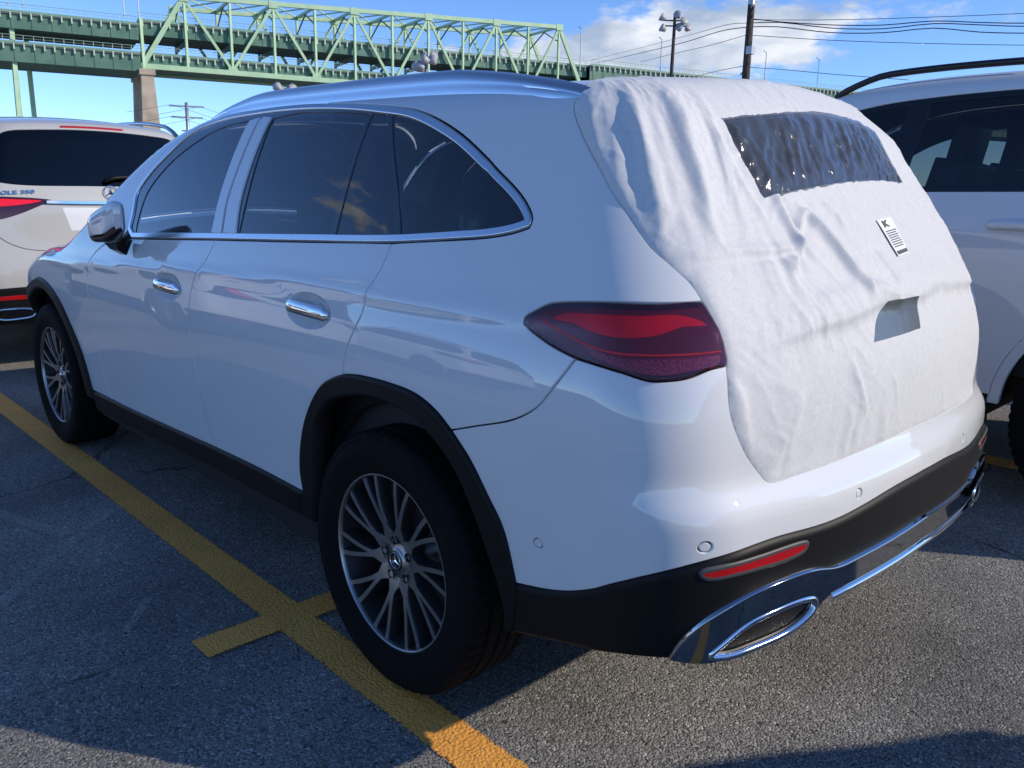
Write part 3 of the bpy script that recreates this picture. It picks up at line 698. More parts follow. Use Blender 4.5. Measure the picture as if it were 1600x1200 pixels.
# ------------------------------------------------------------------ ground
def asphalt_mat():
    m, nt, bs = new_mat('asphalt'); N = nt.nodes; L = nt.links
    tc = N.new('ShaderNodeTexCoord'); v = tc.outputs['Object']
    def tex(kind, scale, **kw):
        n = N.new(kind); n.inputs['Scale'].default_value = scale
        for k, a in kw.items(): n.inputs[k].default_value = a
        L.new(v, n.inputs['Vector']); return n
    vo = tex('ShaderNodeTexVoronoi', 165); vo2 = tex('ShaderNodeTexVoronoi', 330); big = tex('ShaderNodeTexNoise', 1.3, Detail=5); mid = tex('ShaderNodeTexNoise', 38, Detail=6, Roughness=.7)
    def ramp(src, stops):
        r = N.new('ShaderNodeValToRGB'); el = r.color_ramp.elements
        while len(el) < len(stops): el.new(.5)
        for e, (p, c) in zip(el, stops): e.position = p; e.color = (*c, 1)
        L.new(src, r.inputs[0]); return r.outputs[0]
    sp = N.new('ShaderNodeSeparateColor'); L.new(vo.outputs['Color'], sp.inputs[0])
    stone = ramp(sp.outputs[0], [(0, (.06, .058, .055)), (.3, (.20, .194, .182)), (.65, (.35, .34, .315)), (.93, (.56, .54, .50)), (1, (.8, .77, .7))])
    sp2 = N.new('ShaderNodeSeparateColor'); L.new(vo2.outputs['Color'], sp2.inputs[0])
    fine = ramp(sp2.outputs[1], [(0, (.07, .068, .065)), (.4, (.25, .243, .23)), (1, (.52, .50, .46))])
    mk = N.new('ShaderNodeMapRange'); mk.inputs['From Min'].default_value = .44; mk.inputs['From Max'].default_value = .58; L.new(mid.outputs[0], mk.inputs['Value'])
    mx = N.new('ShaderNodeMix'); mx.data_type = 'RGBA'; L.new(mk.outputs[0], mx.inputs[0]); L.new(stone, mx.inputs[6]); L.new(fine, mx.inputs[7])
    # binder between the stones
    ed = N.new('ShaderNodeMapRange'); ed.inputs['From Min'].default_value = .28; ed.inputs['From Max'].default_value = .62; ed.inputs['To Min'].default_value = 1; ed.inputs['To Max'].default_value = .8; L.new(vo.outputs['Distance'], ed.inputs['Value'])
    pt_ = N.new('ShaderNodeMapRange'); pt_.inputs['From Min'].default_value = .35; pt_.inputs['From Max'].default_value = .68; pt_.inputs['To Min'].default_value = .60; pt_.inputs['To Max'].default_value = 1.06; L.new(big.outputs[0], pt_.inputs['Value'])
    # cracks
    ck = N.new('ShaderNodeTexVoronoi'); ck.feature = 'DISTANCE_TO_EDGE'; ck.inputs['Scale'].default_value = .42
    wv = N.new('ShaderNodeMix'); wv.data_type = 'VECTOR'; wv.inputs[0].default_value = .10; nw = tex('ShaderNodeTexNoise', 6, Detail=6, Roughness=.7); L.new(v, wv.inputs[4]); L.new(nw.outputs[1], wv.inputs[5]); L.new(wv.outputs[1], ck.inputs['Vector'])
    cm = N.new('ShaderNodeMapRange'); cm.inputs['From Min'].default_value = .0008; cm.inputs['From Max'].default_value = .0035; cm.inputs['To Min'].default_value = .25; L.new(ck.outputs['Distance'], cm.inputs['Value'])
    cp_ = tex('ShaderNodeTexNoise', 1.9, Detail=3); cq = N.new('ShaderNodeMapRange'); cq.inputs['From Min'].default_value = .5; cq.inputs['From Max'].default_value = .56; L.new(cp_.outputs[0], cq.inputs['Value'])
    cmx = N.new('ShaderNodeMath'); cmx.operation = 'MAXIMUM'; L.new(cm.outputs[0], cmx.inputs[0]); L.new(cq.outputs[0], cmx.inputs[1])
    def mul(a, b):
        n = N.new('ShaderNodeMath'); n.operation = 'MULTIPLY'; L.new(a, n.inputs[0]); L.new(b, n.inputs[1]); return n.outputs[0]
    k = mul(mul(ed.outputs[0], pt_.outputs[0]), cmx.outputs[0])
    vm = N.new('ShaderNodeVectorMath'); vm.operation = 'SCALE'; L.new(mx.outputs[2], vm.inputs[0]); L.new(k, vm.inputs['Scale'])
    L.new(vm.outputs[0], bs.inputs['Base Color']); bs.inputs['Roughness'].default_value = .82; bs.inputs['Specular IOR Level'].default_value = .35
    hs = N.new('ShaderNodeMath'); hs.operation = 'MULTIPLY_ADD'; hs.inputs[1].default_value = -.8; L.new(vo.outputs['Distance'], hs.inputs[0]); L.new(mid.outputs[0], hs.inputs[2])
    h2 = N.new('ShaderNodeMath'); h2.operation = 'MULTIPLY_ADD'; h2.inputs[1].default_value = .5; L.new(sp.outputs[2], h2.inputs[0]); L.new(hs.outputs[0], h2.inputs[2])
    bp = N.new('ShaderNodeBump'); bp.inputs['Strength'].default_value = .9; bp.inputs['Distance'].default_value = .0045; L.new(h2.outputs[0], bp.inputs['Height']); L.new(bp.outputs[0], bs.inputs['Normal'])
    return m
def line_mat(name, c1, c2, wear=.5, cover=1.0):
    """road paint over the stones: thin where the stones stand proud, ragged at its edges"""
    m, nt, bs = new_mat(name); N = nt.nodes; L = nt.links
    tc = N.new('ShaderNodeTexCoord'); n1 = N.new('ShaderNodeTexNoise'); n1.inputs['Scale'].default_value = 3.5; n1.inputs['Detail'].default_value = 5
    n2 = N.new('ShaderNodeTexNoise'); n2.inputs['Scale'].default_value = 130; n2.inputs['Detail'].default_value = 4; vo = N.new('ShaderNodeTexVoronoi'); vo.inputs['Scale'].default_value = 105
    for n in (n1, n2, vo): L.new(tc.outputs['Object'], n.inputs['Vector'])
    rp = N.new('ShaderNodeValToRGB'); rp.color_ramp.elements[0].position = .3; rp.color_ramp.elements[1].position = .7; rp.color_ramp.elements[0].color = (*c1, 1); rp.color_ramp.elements[1].color = (*c2, 1)
    L.new(n1.outputs[0], rp.inputs[0])
    mr = N.new('ShaderNodeMapRange'); mr.inputs['From Min'].default_value = .30; mr.inputs['From Max'].default_value = .40; L.new(n2.outputs[0], mr.inputs['Value'])
    mx = N.new('ShaderNodeMix'); mx.data_type = 'RGBA'; mx.inputs[6].default_value = (c1[0]*.55, c1[1]*.55, c1[2]*.6, 1); L.new(rp.outputs[0], mx.inputs[7]); L.new(mr.outputs[0], mx.inputs[0]); L.new(mx.outputs[2], bs.inputs['Base Color'])
    bs.inputs['Roughness'].default_value = .7
    # ragged edge: uv.x runs 0..1 across the line
    uv = N.new('ShaderNodeUVMap'); sp = N.new('ShaderNodeSeparateXYZ'); L.new(uv.outputs[0], sp.inputs[0])
    e1 = N.new('ShaderNodeMath'); e1.operation = 'PINGPONG'; e1.inputs[1].default_value = .5; L.new(sp.outputs[0], e1.inputs[0])
    e2 = N.new('ShaderNodeMath'); e2.operation = 'MULTIPLY_ADD'; e2.inputs[1].default_value = .24; L.new(n2.outputs[0], e2.inputs[0]); L.new(e1.outputs[0], e2.inputs[2])
    al = N.new('ShaderNodeMapRange'); al.inputs['From Min'].default_value = .135; al.inputs['From Max'].default_value = .17; L.new(e2.outputs[0], al.inputs['Value'])
    pr = N.new('ShaderNodeMapRange'); pr.inputs['From Min'].default_value = .30-.14*(1-wear); pr.inputs['From Max'].default_value = .37-.14*(1-wear); pr.inputs['To Max'].default_value = cover; L.new(n2.outputs[0], pr.inputs['Value'])
    am = N.new('ShaderNodeMath'); am.operation = 'MULTIPLY'; L.new(al.outputs[0], am.inputs[0]); L.new(pr.outputs[0], am.inputs[1]); L.new(am.outputs[0], bs.inputs['Alpha'])
    b = N.new('ShaderNodeBump'); b.inputs['Strength'].default_value = .7; b.inputs['Distance'].default_value = .004; ad = N.new('ShaderNodeMath'); ad.operation = 'SUBTRACT'; L.new(n2.outputs[0], ad.inputs[0]); L.new(vo.outputs['Distance'], ad.inputs[1]); L.new(ad.outputs[0], b.inputs['Height']); L.new(b.outputs[0], bs.inputs['Normal'])
    return m
M['asphalt'] = asphalt_mat()
M['yellow'] = line_mat('yellow_road_paint', (.80, .35, .065), (.92, .43, .08), .8)
M['ghost'] = line_mat('worn_grey_marking', (.42, .41, .37), (.52, .50, .46), 1.9, .40)
mb = MB(); mb.add([(-1500, -1500, 0), (1500, -1500, 0), (1500, 1500, 0), (-1500, 1500, 0)], [(0, 1, 2, 3)])
tag(mb.build('ground', M['asphalt']), kind='structure')
def road_line(a, b, w, name='parking_line', mat='yellow', z=.004):
    a, b = Vector(a), Vector(b); d = (b-a).normalized(); s = Vector((-d.y, d.x))*w/2
    V = [(*(a-s), z), (*(a+s), z), (*(b+s), z), (*(b-s), z)]
    me = bpy.data.meshes.new(name); me.from_pydata(V, [], [(0, 3, 2, 1)]); uv = me.uv_layers.new(name='UVMap')
    for l in me.loops: uv.data[l.index].uv = {0: (0, 0), 1: (1, 0), 2: (1, 1), 3: (0, 1)}[l.vertex_index]
    return tag(link(name, me, M[mat]), kind='structure')
road_line((-9, .905), (14, .990), .135); road_line((-9, -2.60), (14, -2.60), .17); road_line((-9, 4.5), (14, 4.5), .13)
road_line((.505, 1.235), (.505, .995), .125, z=.008); road_line((.505, .885), (.505, .70), .125, z=.008)
road_line((1.60, 1.22), (1.02, 1.75), .05, 'worn_line', 'ghost'); road_line((1.62, 1.27), (2.25, 1.48), .06, 'worn_line', 'ghost', .008); road_line((1.62, 1.20), (1.78, 1.02), .04, 'worn_line', 'ghost', .012); road_line((.93, 1.22), (.75, 1.36), .03, 'worn_line', 'ghost')

# ------------------------------------------------------------------ the steel bridge
M['bridge_light'] = noisy('bridge_green_paint', (.38, .58, .35), (.47, .65, .43), .6, .55)
M['bridge_shaded'] = noisy('bridge_green_shaded', (.075, .17, .125), (.11, .22, .16), .5, .6)  # shade under the decks put into the colour: darker copy of the truss green
M['bridge_pale'] = simple('bridge_bracket_paint', (.55, .62, .50), .6)
M['stone'] = noisy('pier_stone', (.36, .29, .22), (.52, .43, .33), .35, .8, bump=.2)
M['deck'] = simple('deck_concrete', (.22, .22, .21), .8)
def build_bridge():
    A = Vector((160.4, -60.5, 0)); e = Vector((-.2540, -.9672, 0)); n = Vector((.9672, -.2540, 0))       # n points away from the lot
    root = empty('truss_bridge', (A.x, A.y, 0)); tag(root, 'long green double-deck steel truss bridge crossing behind the parking lot', 'bridge')
    O = lambda w, d, z: e*w+n*d+Vector((0, 0, z))
    pn = 8.07; w0 = 7.2; K = 11; WD_ = 13.0
    zt = lambda w: 33.4+(w-7.2)*.038; zb = 20.9
    def member(a, b, t, h, nm='truss_member', mt='bridge_light'):
        m_ = MB(); m_.bar(a, b, t, h); return m_.build(nm, M[mt], root)
    for d in (0, WD_):
        nodes = [w0+pn*i for i in range(K)]; end = nodes[-1]+pn
        member(O(-.6, d, zb), O(w0, d, zt(w0)), .55, .8, 'end_post'); member(O(nodes[-1], d, zt(nodes[-1])), O(end, d, zb), .55, .8, 'end_post')
        member(O(w0-.3, d, zt(w0)), O(nodes[-1]+.3, d, zt(nodes[-1])), .7, .8, 'top_chord'); member(O(-.8, d, zb), O(end+.4, d, zb), .8, .9, 'bottom_chord')
        for i, w in enumerate(nodes):
            member(O(w, d, zb), O(w, d, zt(w)), .42, .42, 'vertical_post')
            if i < K-1:
                w2 = nodes[i+1]
                if i % 2 == 0: member(O(w, d, zt(w)-.3), O(w2, d, zb+.3), .42, .5, 'diagonal')
                else: member(O(w, d, zb+.3), O(w2, d, zt(w2)-.3), .42, .5, 'diagonal')
        for i, w in enumerate(nodes):
            m_ = MB(); z = zt(w) if i % 2 == 0 else zb; m_.box(O(w, d-.05 if d == 0 else d, z-.15 if i % 2 == 0 else z+.2), (.75, 1.7, 1.3), Matrix.Rotation(math.atan2(e.y, e.x)-math.pi/2, 3, 'Z')); m_.build('gusset_plate', M['bridge_light'], root)
    for i in range(K):
        w = w0+pn*i; z = zt(w)
        member(O(w, 0, z), O(w, WD_, z), .4, .5, 'cross_strut')
        member(O(w, 0, z-3.2), O(w, WD_*.5, z-.3), .22, .22, 'sway_brace', 'bridge_shaded'); member(O(w, WD_, z-3.2), O(w, WD_*.5, z-.3), .22, .22, 'sway_brace', 'bridge_shaded')
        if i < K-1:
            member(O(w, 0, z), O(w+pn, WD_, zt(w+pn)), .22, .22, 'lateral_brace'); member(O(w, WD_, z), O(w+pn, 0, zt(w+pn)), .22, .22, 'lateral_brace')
        member(O(w, .3, 25.6), O(w, WD_-.3, 25.6), .4, .7, 'floor_beam', 'bridge_shaded')
    # decks
    def deck(w1, w2, ztop, zbot, nm, d0=-.8, d1=WD_+.8):
        rz = Matrix.Rotation(math.atan2(e.y, e.x), 3, 'Z'); L_ = w2-w1; c = (w1+w2)/2
        m_ = MB(); m_.box(O(c, (d0+d1)/2, ztop-.35), (L_, d1-d0, .30), rz); p = m_.build(nm, M['deck'], root)
        m_ = MB(); m_.box(O(c, d0+.45, (ztop-.5+zbot)/2), (L_, .25, ztop-.5-zbot), rz); m_.box(O(c, d1-.45, (ztop-.5+zbot)/2), (L_, .25, ztop-.5-zbot), rz); m_.box(O(c, (d0+d1)/2, zbot+.1), (L_, d1-d0-2, .15), rz); m_.build('girder', M['bridge_shaded'], p)
        m_ = MB(); m_.box(O(c, d0-.05, ztop-.12), (L_, .12, .42), rz); m_.box(O(c, d0-.05, ztop+1.05), (L_, .07, .09), rz); m_.box(O(c, d0-.05, ztop+.6), (L_, .05, .05), rz)
        m_.build('parapet_rail', M['bridge_mid'], p)
        m_ = MB(); w = w1+.8
        while w < w2:
            m_.box(O(w, d0+.12, ztop-.75), (.22, .5, .95), rz); m_.box(O(w, d0-.05, ztop+.4), (.07, .07, 1.3), rz); w += 1.52
        m_.build('deck_bracket', M['bridge_pale'], p)['kind'] = 'stuff'
        m_ = MB(); w = w1+.8
        while w < w2: m_.box(O(w, d0+.30, (ztop-1+zbot)/2), (.10, .12, (ztop-1-zbot)), rz); w += 3.04
        m_.build('stiffener', M['bridge_shaded'], p)['kind'] = 'stuff'
    deck(-70, -.9, 28.0, 25.2, 'upper_deck'); deck(-70, -.9, 23.1, 19.9, 'lower_deck'); deck(-.8, 96.4, 28.9, 26.3, 'upper_deck', .4, WD_-.4); deck(-.8, 96.4, 23.3, 20.9, 'lower_deck', .4, WD_-.4); deck(96.5, 420, 29.2, 25.6, 'upper_deck'); deck(96.5, 420, 23.3, 20.0, 'lower_deck')
    # stone pier and steel bent
    m_ = MB()
    for d in (0, WD_):
        V = []; 
        for z, hw, hd in ((0, 2.2, 1.9), (9, 1.55, 1.5), (19.2, 1.05, 1.2), (19.3, 1.35, 1.5), (20.3, 1.35, 1.5)):
            for sx, sy in ((-1, -1), (1, -1), (1, 1), (-1, 1)): V.append(O(sx*hw, d+sy*hd, z))
        F = [(i*4+k, i*4+(k+1) % 4, i*4+4+(k+1) % 4, i*4+4+k) for i in range(4) for k in range(4)]+[(16, 17, 18, 19)]
        m_.add(V, F)
    p = m_.build('stone_pier', M['stone'], root); fix_normals(p)
    for w in (-20.6, 105.5, 125, 146, 168):
        m_ = MB(); 
        for d in (.4, WD_-.4): m_.bar(O(w-.6+(2.6 if d > 2 else 0), d, 0), O(w+(2.0 if d > 2 else 0), d, 27.5), .7, .7)
        for z1, z2 in ((2, 10), (10, 18.5)): m_.bar(O(w, .2, z1), O(w, WD_, z2), .3, .3); m_.bar(O(w, WD_, z1), O(w, .2, z2), .3, .3); m_.bar(O(w, .2, z2), O(w, WD_, z2), .35, .35)
        m_.build('steel_bent', M['bridge_light'], root)
    m_ = MB(); m_.bar(O(-.4, -.2, 20), O(-.4, -.2, 29), .5, .5); m_.build('vertical_post', M['bridge_light'], root)
    for w in (-20.8, -18.6, -3.0, -.6, 93.5, 117, 152, 172):
        m_ = MB(); m_.tube([O(w, -.7, 28.6), O(w, -.7, 36.5), O(w, .4, 37.2)], .10, 6); m_.build('deck_lamp_post', M['pole_grey'], root)
M['bridge_mid'] = simple('bridge_rail_green', (.20, .34, .26), .6)
M['pole_grey'] = simple('galvanised_steel', (.42, .43, .44), .45, .7)
M['wood'] = noisy('creosoted_wood', (.035, .027, .022), (.075, .058, .045), 8, .85)
M['wire'] = simple('cable_black', (.02, .02, .022), .6)
M['lamp_white'] = simple('lamp_housing', (.42, .42, .43), .45)
build_bridge()

# ------------------------------------------------------------------ poles and wires
def build_poles():
    r = empty('utility_pole', (21.0, -34.9, 0)); tag(r, 'dark wooden utility pole carrying the overhead wires', 'utility pole')
    m_ = MB(); m_.tube([(0, 0, -.2), (.03, -.06, 6.0), (.10, -.15, 9.85)], [.21, .19, .16], 12); m_.build('pole', M['wood'], r, True)
    m_ = MB(); m_.lathe([(0, 10.15), (.10, 10.12), (.16, 10.0), (.17, 9.8), (0, 9.8)], 10, 'z', (.10, -.15, 0)); m_.build('pole_cap', M['pole_grey'], r)
    for z, l in ((9.55, 1.4), (9.25, 1.0)):
        m_ = MB(); m_.bar((.1-.6*l*.5, -.15+.8*l*.5, z), (.1+.6*l*.5, -.15-.8*l*.5, z), .09, .11); m_.build('crossarm', M['wood'], r)
    for k in (-.5, -.2, .25, .55):
        m_ = MB(); m_.lathe([(0, .16), (.05, .14), (.035, .1), (.06, .07), (.03, 0)], 8, 'z', (.1+.6*k, -.15-.8*k, 9.6)); m_.build('insulator', M['lamp_white'], r)
    m_ = MB(); m_.box((-.35, .35, 7.7), (.3, .3, .35)); m_.build('junction_box', M['pole_grey'], r)
    m_ = MB(); m_.tube([(.1, -.1, 6.35), (.6, -.7, 6.9), (1.2, -1.5, 6.95)], .05, 8); m_.build('lamp_arm', M['lamp_white'], r)
    W_ = {'a':[(21.57,-35.75,9.36),(19.97,-35.82,9.04),(17.75,-36.53,8.75),(15.66,-37.16,8.6),(13.71,-37.71,8.62),(12.15,-38.54,8.5),(10.65,-39.33,8.41),(6.71,-41.95,8.47)],'b':[(21.54,-35.72,9.15),(19.96,-35.81,9.01),(17.72,-36.51,8.61),(15.63,-37.14,8.44),(13.69,-37.69,8.51),(12.13,-38.53,8.4),(10.62,-39.31,8.28),(6.68,-41.92,8.32)],'c':[(21.5,-35.69,8.97),(20.01,-35.7,8.81),(17.69,-36.48,8.41),(15.6,-37.11,8.27),(13.66,-37.66,8.32),(12.07,-38.48,8.1),(10.57,-39.27,8.0),(6.61,-41.87,7.97)],'d':[(21.41,-35.65,8.58),(17.62,-36.43,8.07),(13.71,-37.38,7.67),(10.48,-39.19,7.51),(6.51,-41.79,7.46)],'e':[(21.56,-35.74,9.3),(17.79,-36.57,8.98),(13.35,-38.15,8.82),(10.72,-39.39,8.81),(6.8,-42.02,8.98)],'f':[(21.32,-35.23,7.08),(19.92,-35.89,6.95),(17.64,-36.81,6.65),(14.43,-37.63,6.25)],'g':[(21.54,-35.72,9.15),(23.25,-37.02,9.49),(30.89,-44.33,10.71),(46.28,-58.82,13.09),(72.44,-81.85,16.76)],'h':[(21.5,-35.69,8.97),(23.38,-36.79,9.2),(31.08,-43.97,10.24),(44.87,-57.07,12.34),(68.32,-78.36,15.74)],'i':[(21.56,-35.5,8.58),(24.25,-37.18,8.67),(31.24,-43.59,9.6),(44.73,-56.96,11.61)],'j':[(21.33,-35.24,7.14),(25.19,-38.79,7.56),(30.4,-43.94,8.1)]}
    for k, (nm, pts) in enumerate(W_.items()):
        m_ = MB(); P_ = cr(pts, .8); m_.tube([tuple(p) for p in P_], .022 if nm in 'abch' else .014, 5); o = m_.build('overhead_wire', M['wire'], None, True)
        tag(o, {'d': 'single low wire hanging below the bundle on the wooden utility pole', 'e': 'topmost thin wire rising away from the wooden utility pole', 'f': 'lowest wire sagging from the wooden utility pole towards the tall neighbouring SUV', 'i': 'lower thin wire running from the wooden utility pole past the floodlight mast', 'j': 'lowest wire running from the wooden utility pole towards the bridge', 'g': 'upper thick cable from the wooden utility pole towards the bridge', 'h': 'lower thick cable from the wooden utility pole towards the bridge'}.get(nm, 'thick black cable in the bundle beside the wooden utility pole'), 'wire', 'overhead wires')
    r = empty('floodlight_mast', (30.0, -41.3, 0)); tag(r, 'tall floodlight mast with a crown of six round lamps', 'floodlight')
    m_ = MB(); m_.tube([(0, 0, -.1), (0, 0, 6), (0, 0, 11.3)], [.16, .13, .09], 10); m_.build('pole', M['wood'], r, True)
    m_ = MB(); m_.bar((.48, .50, 11.0), (-.52, -.54, 11.0), .07, .07); m_.bar((.48, .50, 10.7), (-.52, -.54, 10.7), .07, .07); m_.build('crossarm', M['wood'], r)
    for x, y, z, a in ((.50, .52, 11.15, 2.2), (.46, .48, 10.55, 2.6), (-.12, -.12, 11.3, 3.4), (-.20, -.20, 10.6, 3.6), (-.36, -.38, 10.95, 4.2), (-.56, -.58, 10.6, 4.4)):
        m_ = MB(); m_.lathe([(0, -.30), (.16, -.26), (.24, -.05), (.34, .16), (.33, .2), (.0, .18)], 14, 'z'); o = m_.build('lamp', M['lamp_white'], r, True)
        o.location = (x, y, z); o.rotation_euler = (R(62), 0, a); o.scale = (.72,)*3
    r = empty('floodlight_mast', (44.4, -33.95, 0)); tag(r, 'floodlight mast whose lamp cluster shows just above the car roof', 'floodlight')
    m_ = MB(); m_.tube([(0, 0, -.1), (0, 0, 9.2)], [.16, .10], 8); m_.build('pole', M['pole_grey'], r, True)
    for i in range(7):
        m_ = MB(); m_.lathe([(0, -.30), (.16, -.26), (.24, -.05), (.34, .16), (.0, .18)], 12, 'z'); o = m_.build('lamp', M['lamp_white'], r, True)
        o.location = (math.cos(i*2.4)*.62, math.sin(i*2.4)*.62, 8.75+.38*((i*37) % 3)); o.rotation_euler = (R(65), 0, i*2.4)
    r = empty('floodlight_mast', (55.3, -29.7, 0)); tag(r, 'far floodlight mast peeking over the front of the covered car roof', 'floodlight')
    m_ = MB(); m_.tube([(0, 0, -.1), (0, 0, 7.8)], [.16, .10], 8); m_.build('pole', M['pole_grey'], r, True)
    for i in range(4):
        m_ = MB(); m_.lathe([(0, -.30), (.16, -.26), (.24, -.05), (.34, .16), (.0, .18)], 12, 'z'); o = m_.build('lamp', M['lamp_white'], r, True)
        o.location = (math.cos(i*1.6)*.6, math.sin(i*1.6)*.6, 7.62+.15*(i % 2)); o.rotation_euler = (R(65), 0, i*1.6)
    r = empty('power_pole', (111.3, -46.4, 0)); tag(r, 'distant pale power pole with crossarms left of the covered car roof', 'utility pole')
    m_ = MB(); m_.tube([(0, 0, -.2), (0, 0, 11.0)], [.3, .22], 8); m_.build('pole', M['pole_grey'], r, True)
    for z, l in ((10.5, 4.4), (9.1, 4.0), (7.4, 1.6)):
        m_ = MB(); m_.bar((-.4*l/2, -.9*l/2, z), (.4*l/2, .9*l/2, z), .2, .2); m_.build('crossarm', M['pole_grey'], r)
    for k, (dy, z) in enumerate(((1.9, 10.6), (-1.9, 10.6), (1.7, 9.2), (-1.7, 9.2))):
        for s in (1, -1):
            m_ = MB(); m_.tube([tuple(p) for p in cr([(111.5, -46.4+dy, z), (110-s*2, -46.4+dy+s*7, z-1.6)], 2.)], .020, 4)
            o = m_.build('power_line', M['wire'], None, True); tag(o, 'thin power line reaching the distant pale power pole', 'wire', 'thin distant power lines')
build_poles()
# ------------------------------------------------------------------ the white car with the covered tail
def vz(B, x, y, z0=.6):
    """height of the body over (x, y)"""
    lo, hi = z0, 2.2
    for k in range(45):
        m = (lo+hi)/2
        if B(np.array([[x, y, m]]))[0] > 0: hi = m
        else: lo = m
    return lo
def yut(B, x, y):
    u, t = B.inv(np.array([[x, y, vz(B, x, y)]])); return (float(u[0]), float(t[0]))
def top_panel(B, xs, ys, name, mat, parent, off=0., thick=.02):
    """a grid draped on the top of the body; ys(x) gives the half width"""
    nx, ny = 40, 30
    X = np.linspace(xs[0], xs[1], nx); V = np.zeros((nx, ny, 3))
    for i, x in enumerate(X): V[i, :, 0] = x; V[i, :, 1] = np.linspace(-ys(x), ys(x), ny)
    lo = np.zeros((nx, ny))+.55; hi = lo*0+2.2
    for k in range(40):
        m = (lo+hi)/2; V[..., 2] = m; f = B(V) > 0; hi = np.where(f, m, hi); lo = np.where(f, lo, m)
    V[..., 2] = lo; P = V.reshape(-1, 3); N = B.grad(P); P = P+N*off
    F = [(i*ny+j, (i+1)*ny+j, (i+1)*ny+j+1, i*ny+j+1) for i in range(nx-1) for j in range(ny-1)]
    b = [i*ny for i in range(nx)]+[(nx-1)*ny+j for j in range(1, ny)]+[i*ny+ny-1 for i in range(nx-2, -1, -1)]+[j for j in range(ny-2, 0, -1)]
    n = len(P); P2 = P[b]-N[b]*thick; k = len(b)
    F += [(b[i], n+i, n+(i+1) % k, b[(i+1) % k]) for i in range(k)]
    return mesh(name, np.concatenate([P, P2]), F, mat, parent, True, np.concatenate([N, N[b]]))
def dedupe(p):
    keep = [0]
    for i in range(1, len(p)):
        if np.linalg.norm(p[i]-p[keep[-1]]) > 2e-3: keep.append(i)
    p = p[keep]
    if np.linalg.norm(p[0]-p[-1]) < 2e-3: p = p[:-1]
    return p
def tube_on(pts, r, name, mat, parent, n=12, flat=1.0, nrm=None):
    """round bar through 3-D points, radius per point, flattened along nrm"""
    P = np.asarray(pts, float); T = np.gradient(P, axis=0); T /= np.linalg.norm(T, axis=1, keepdims=True)
    nr = np.asarray(nrm, float); nr = np.broadcast_to(nr, P.shape); a = nr-T*np.sum(nr*T, 1)[:, None]; a /= np.linalg.norm(a, axis=1, keepdims=True); b = np.cross(T, a)
    V = []; F = []
    for i in range(len(P)):
        for k in range(n):
            an = 2*math.pi*k/n; V.append(P[i]+a[i]*math.cos(an)*r[i]*flat+b[i]*math.sin(an)*r[i])
    for i in range(len(P)-1):
        for k in range(n): F.append((i*n+k, i*n+(k+1) % n, (i+1)*n+(k+1) % n, (i+1)*n+k))
    F += [tuple(range(n))[::-1], tuple((len(P)-1)*n+k for k in range(n))]
    o = mesh(name, V, F, mat, parent); fix_normals(o); smooth_angle(o, 50); return o
def mirror_obj(o, parent):
    V = [(v.co.x, -v.co.y, v.co.z) for v in o.data.vertices]; F = [tuple(p.vertices)[::-1] for p in o.data.polygons]
    q = mesh(o.name.split('.')[0], V, F, list(o.data.materials), parent); smooth_angle(q, 45); return q

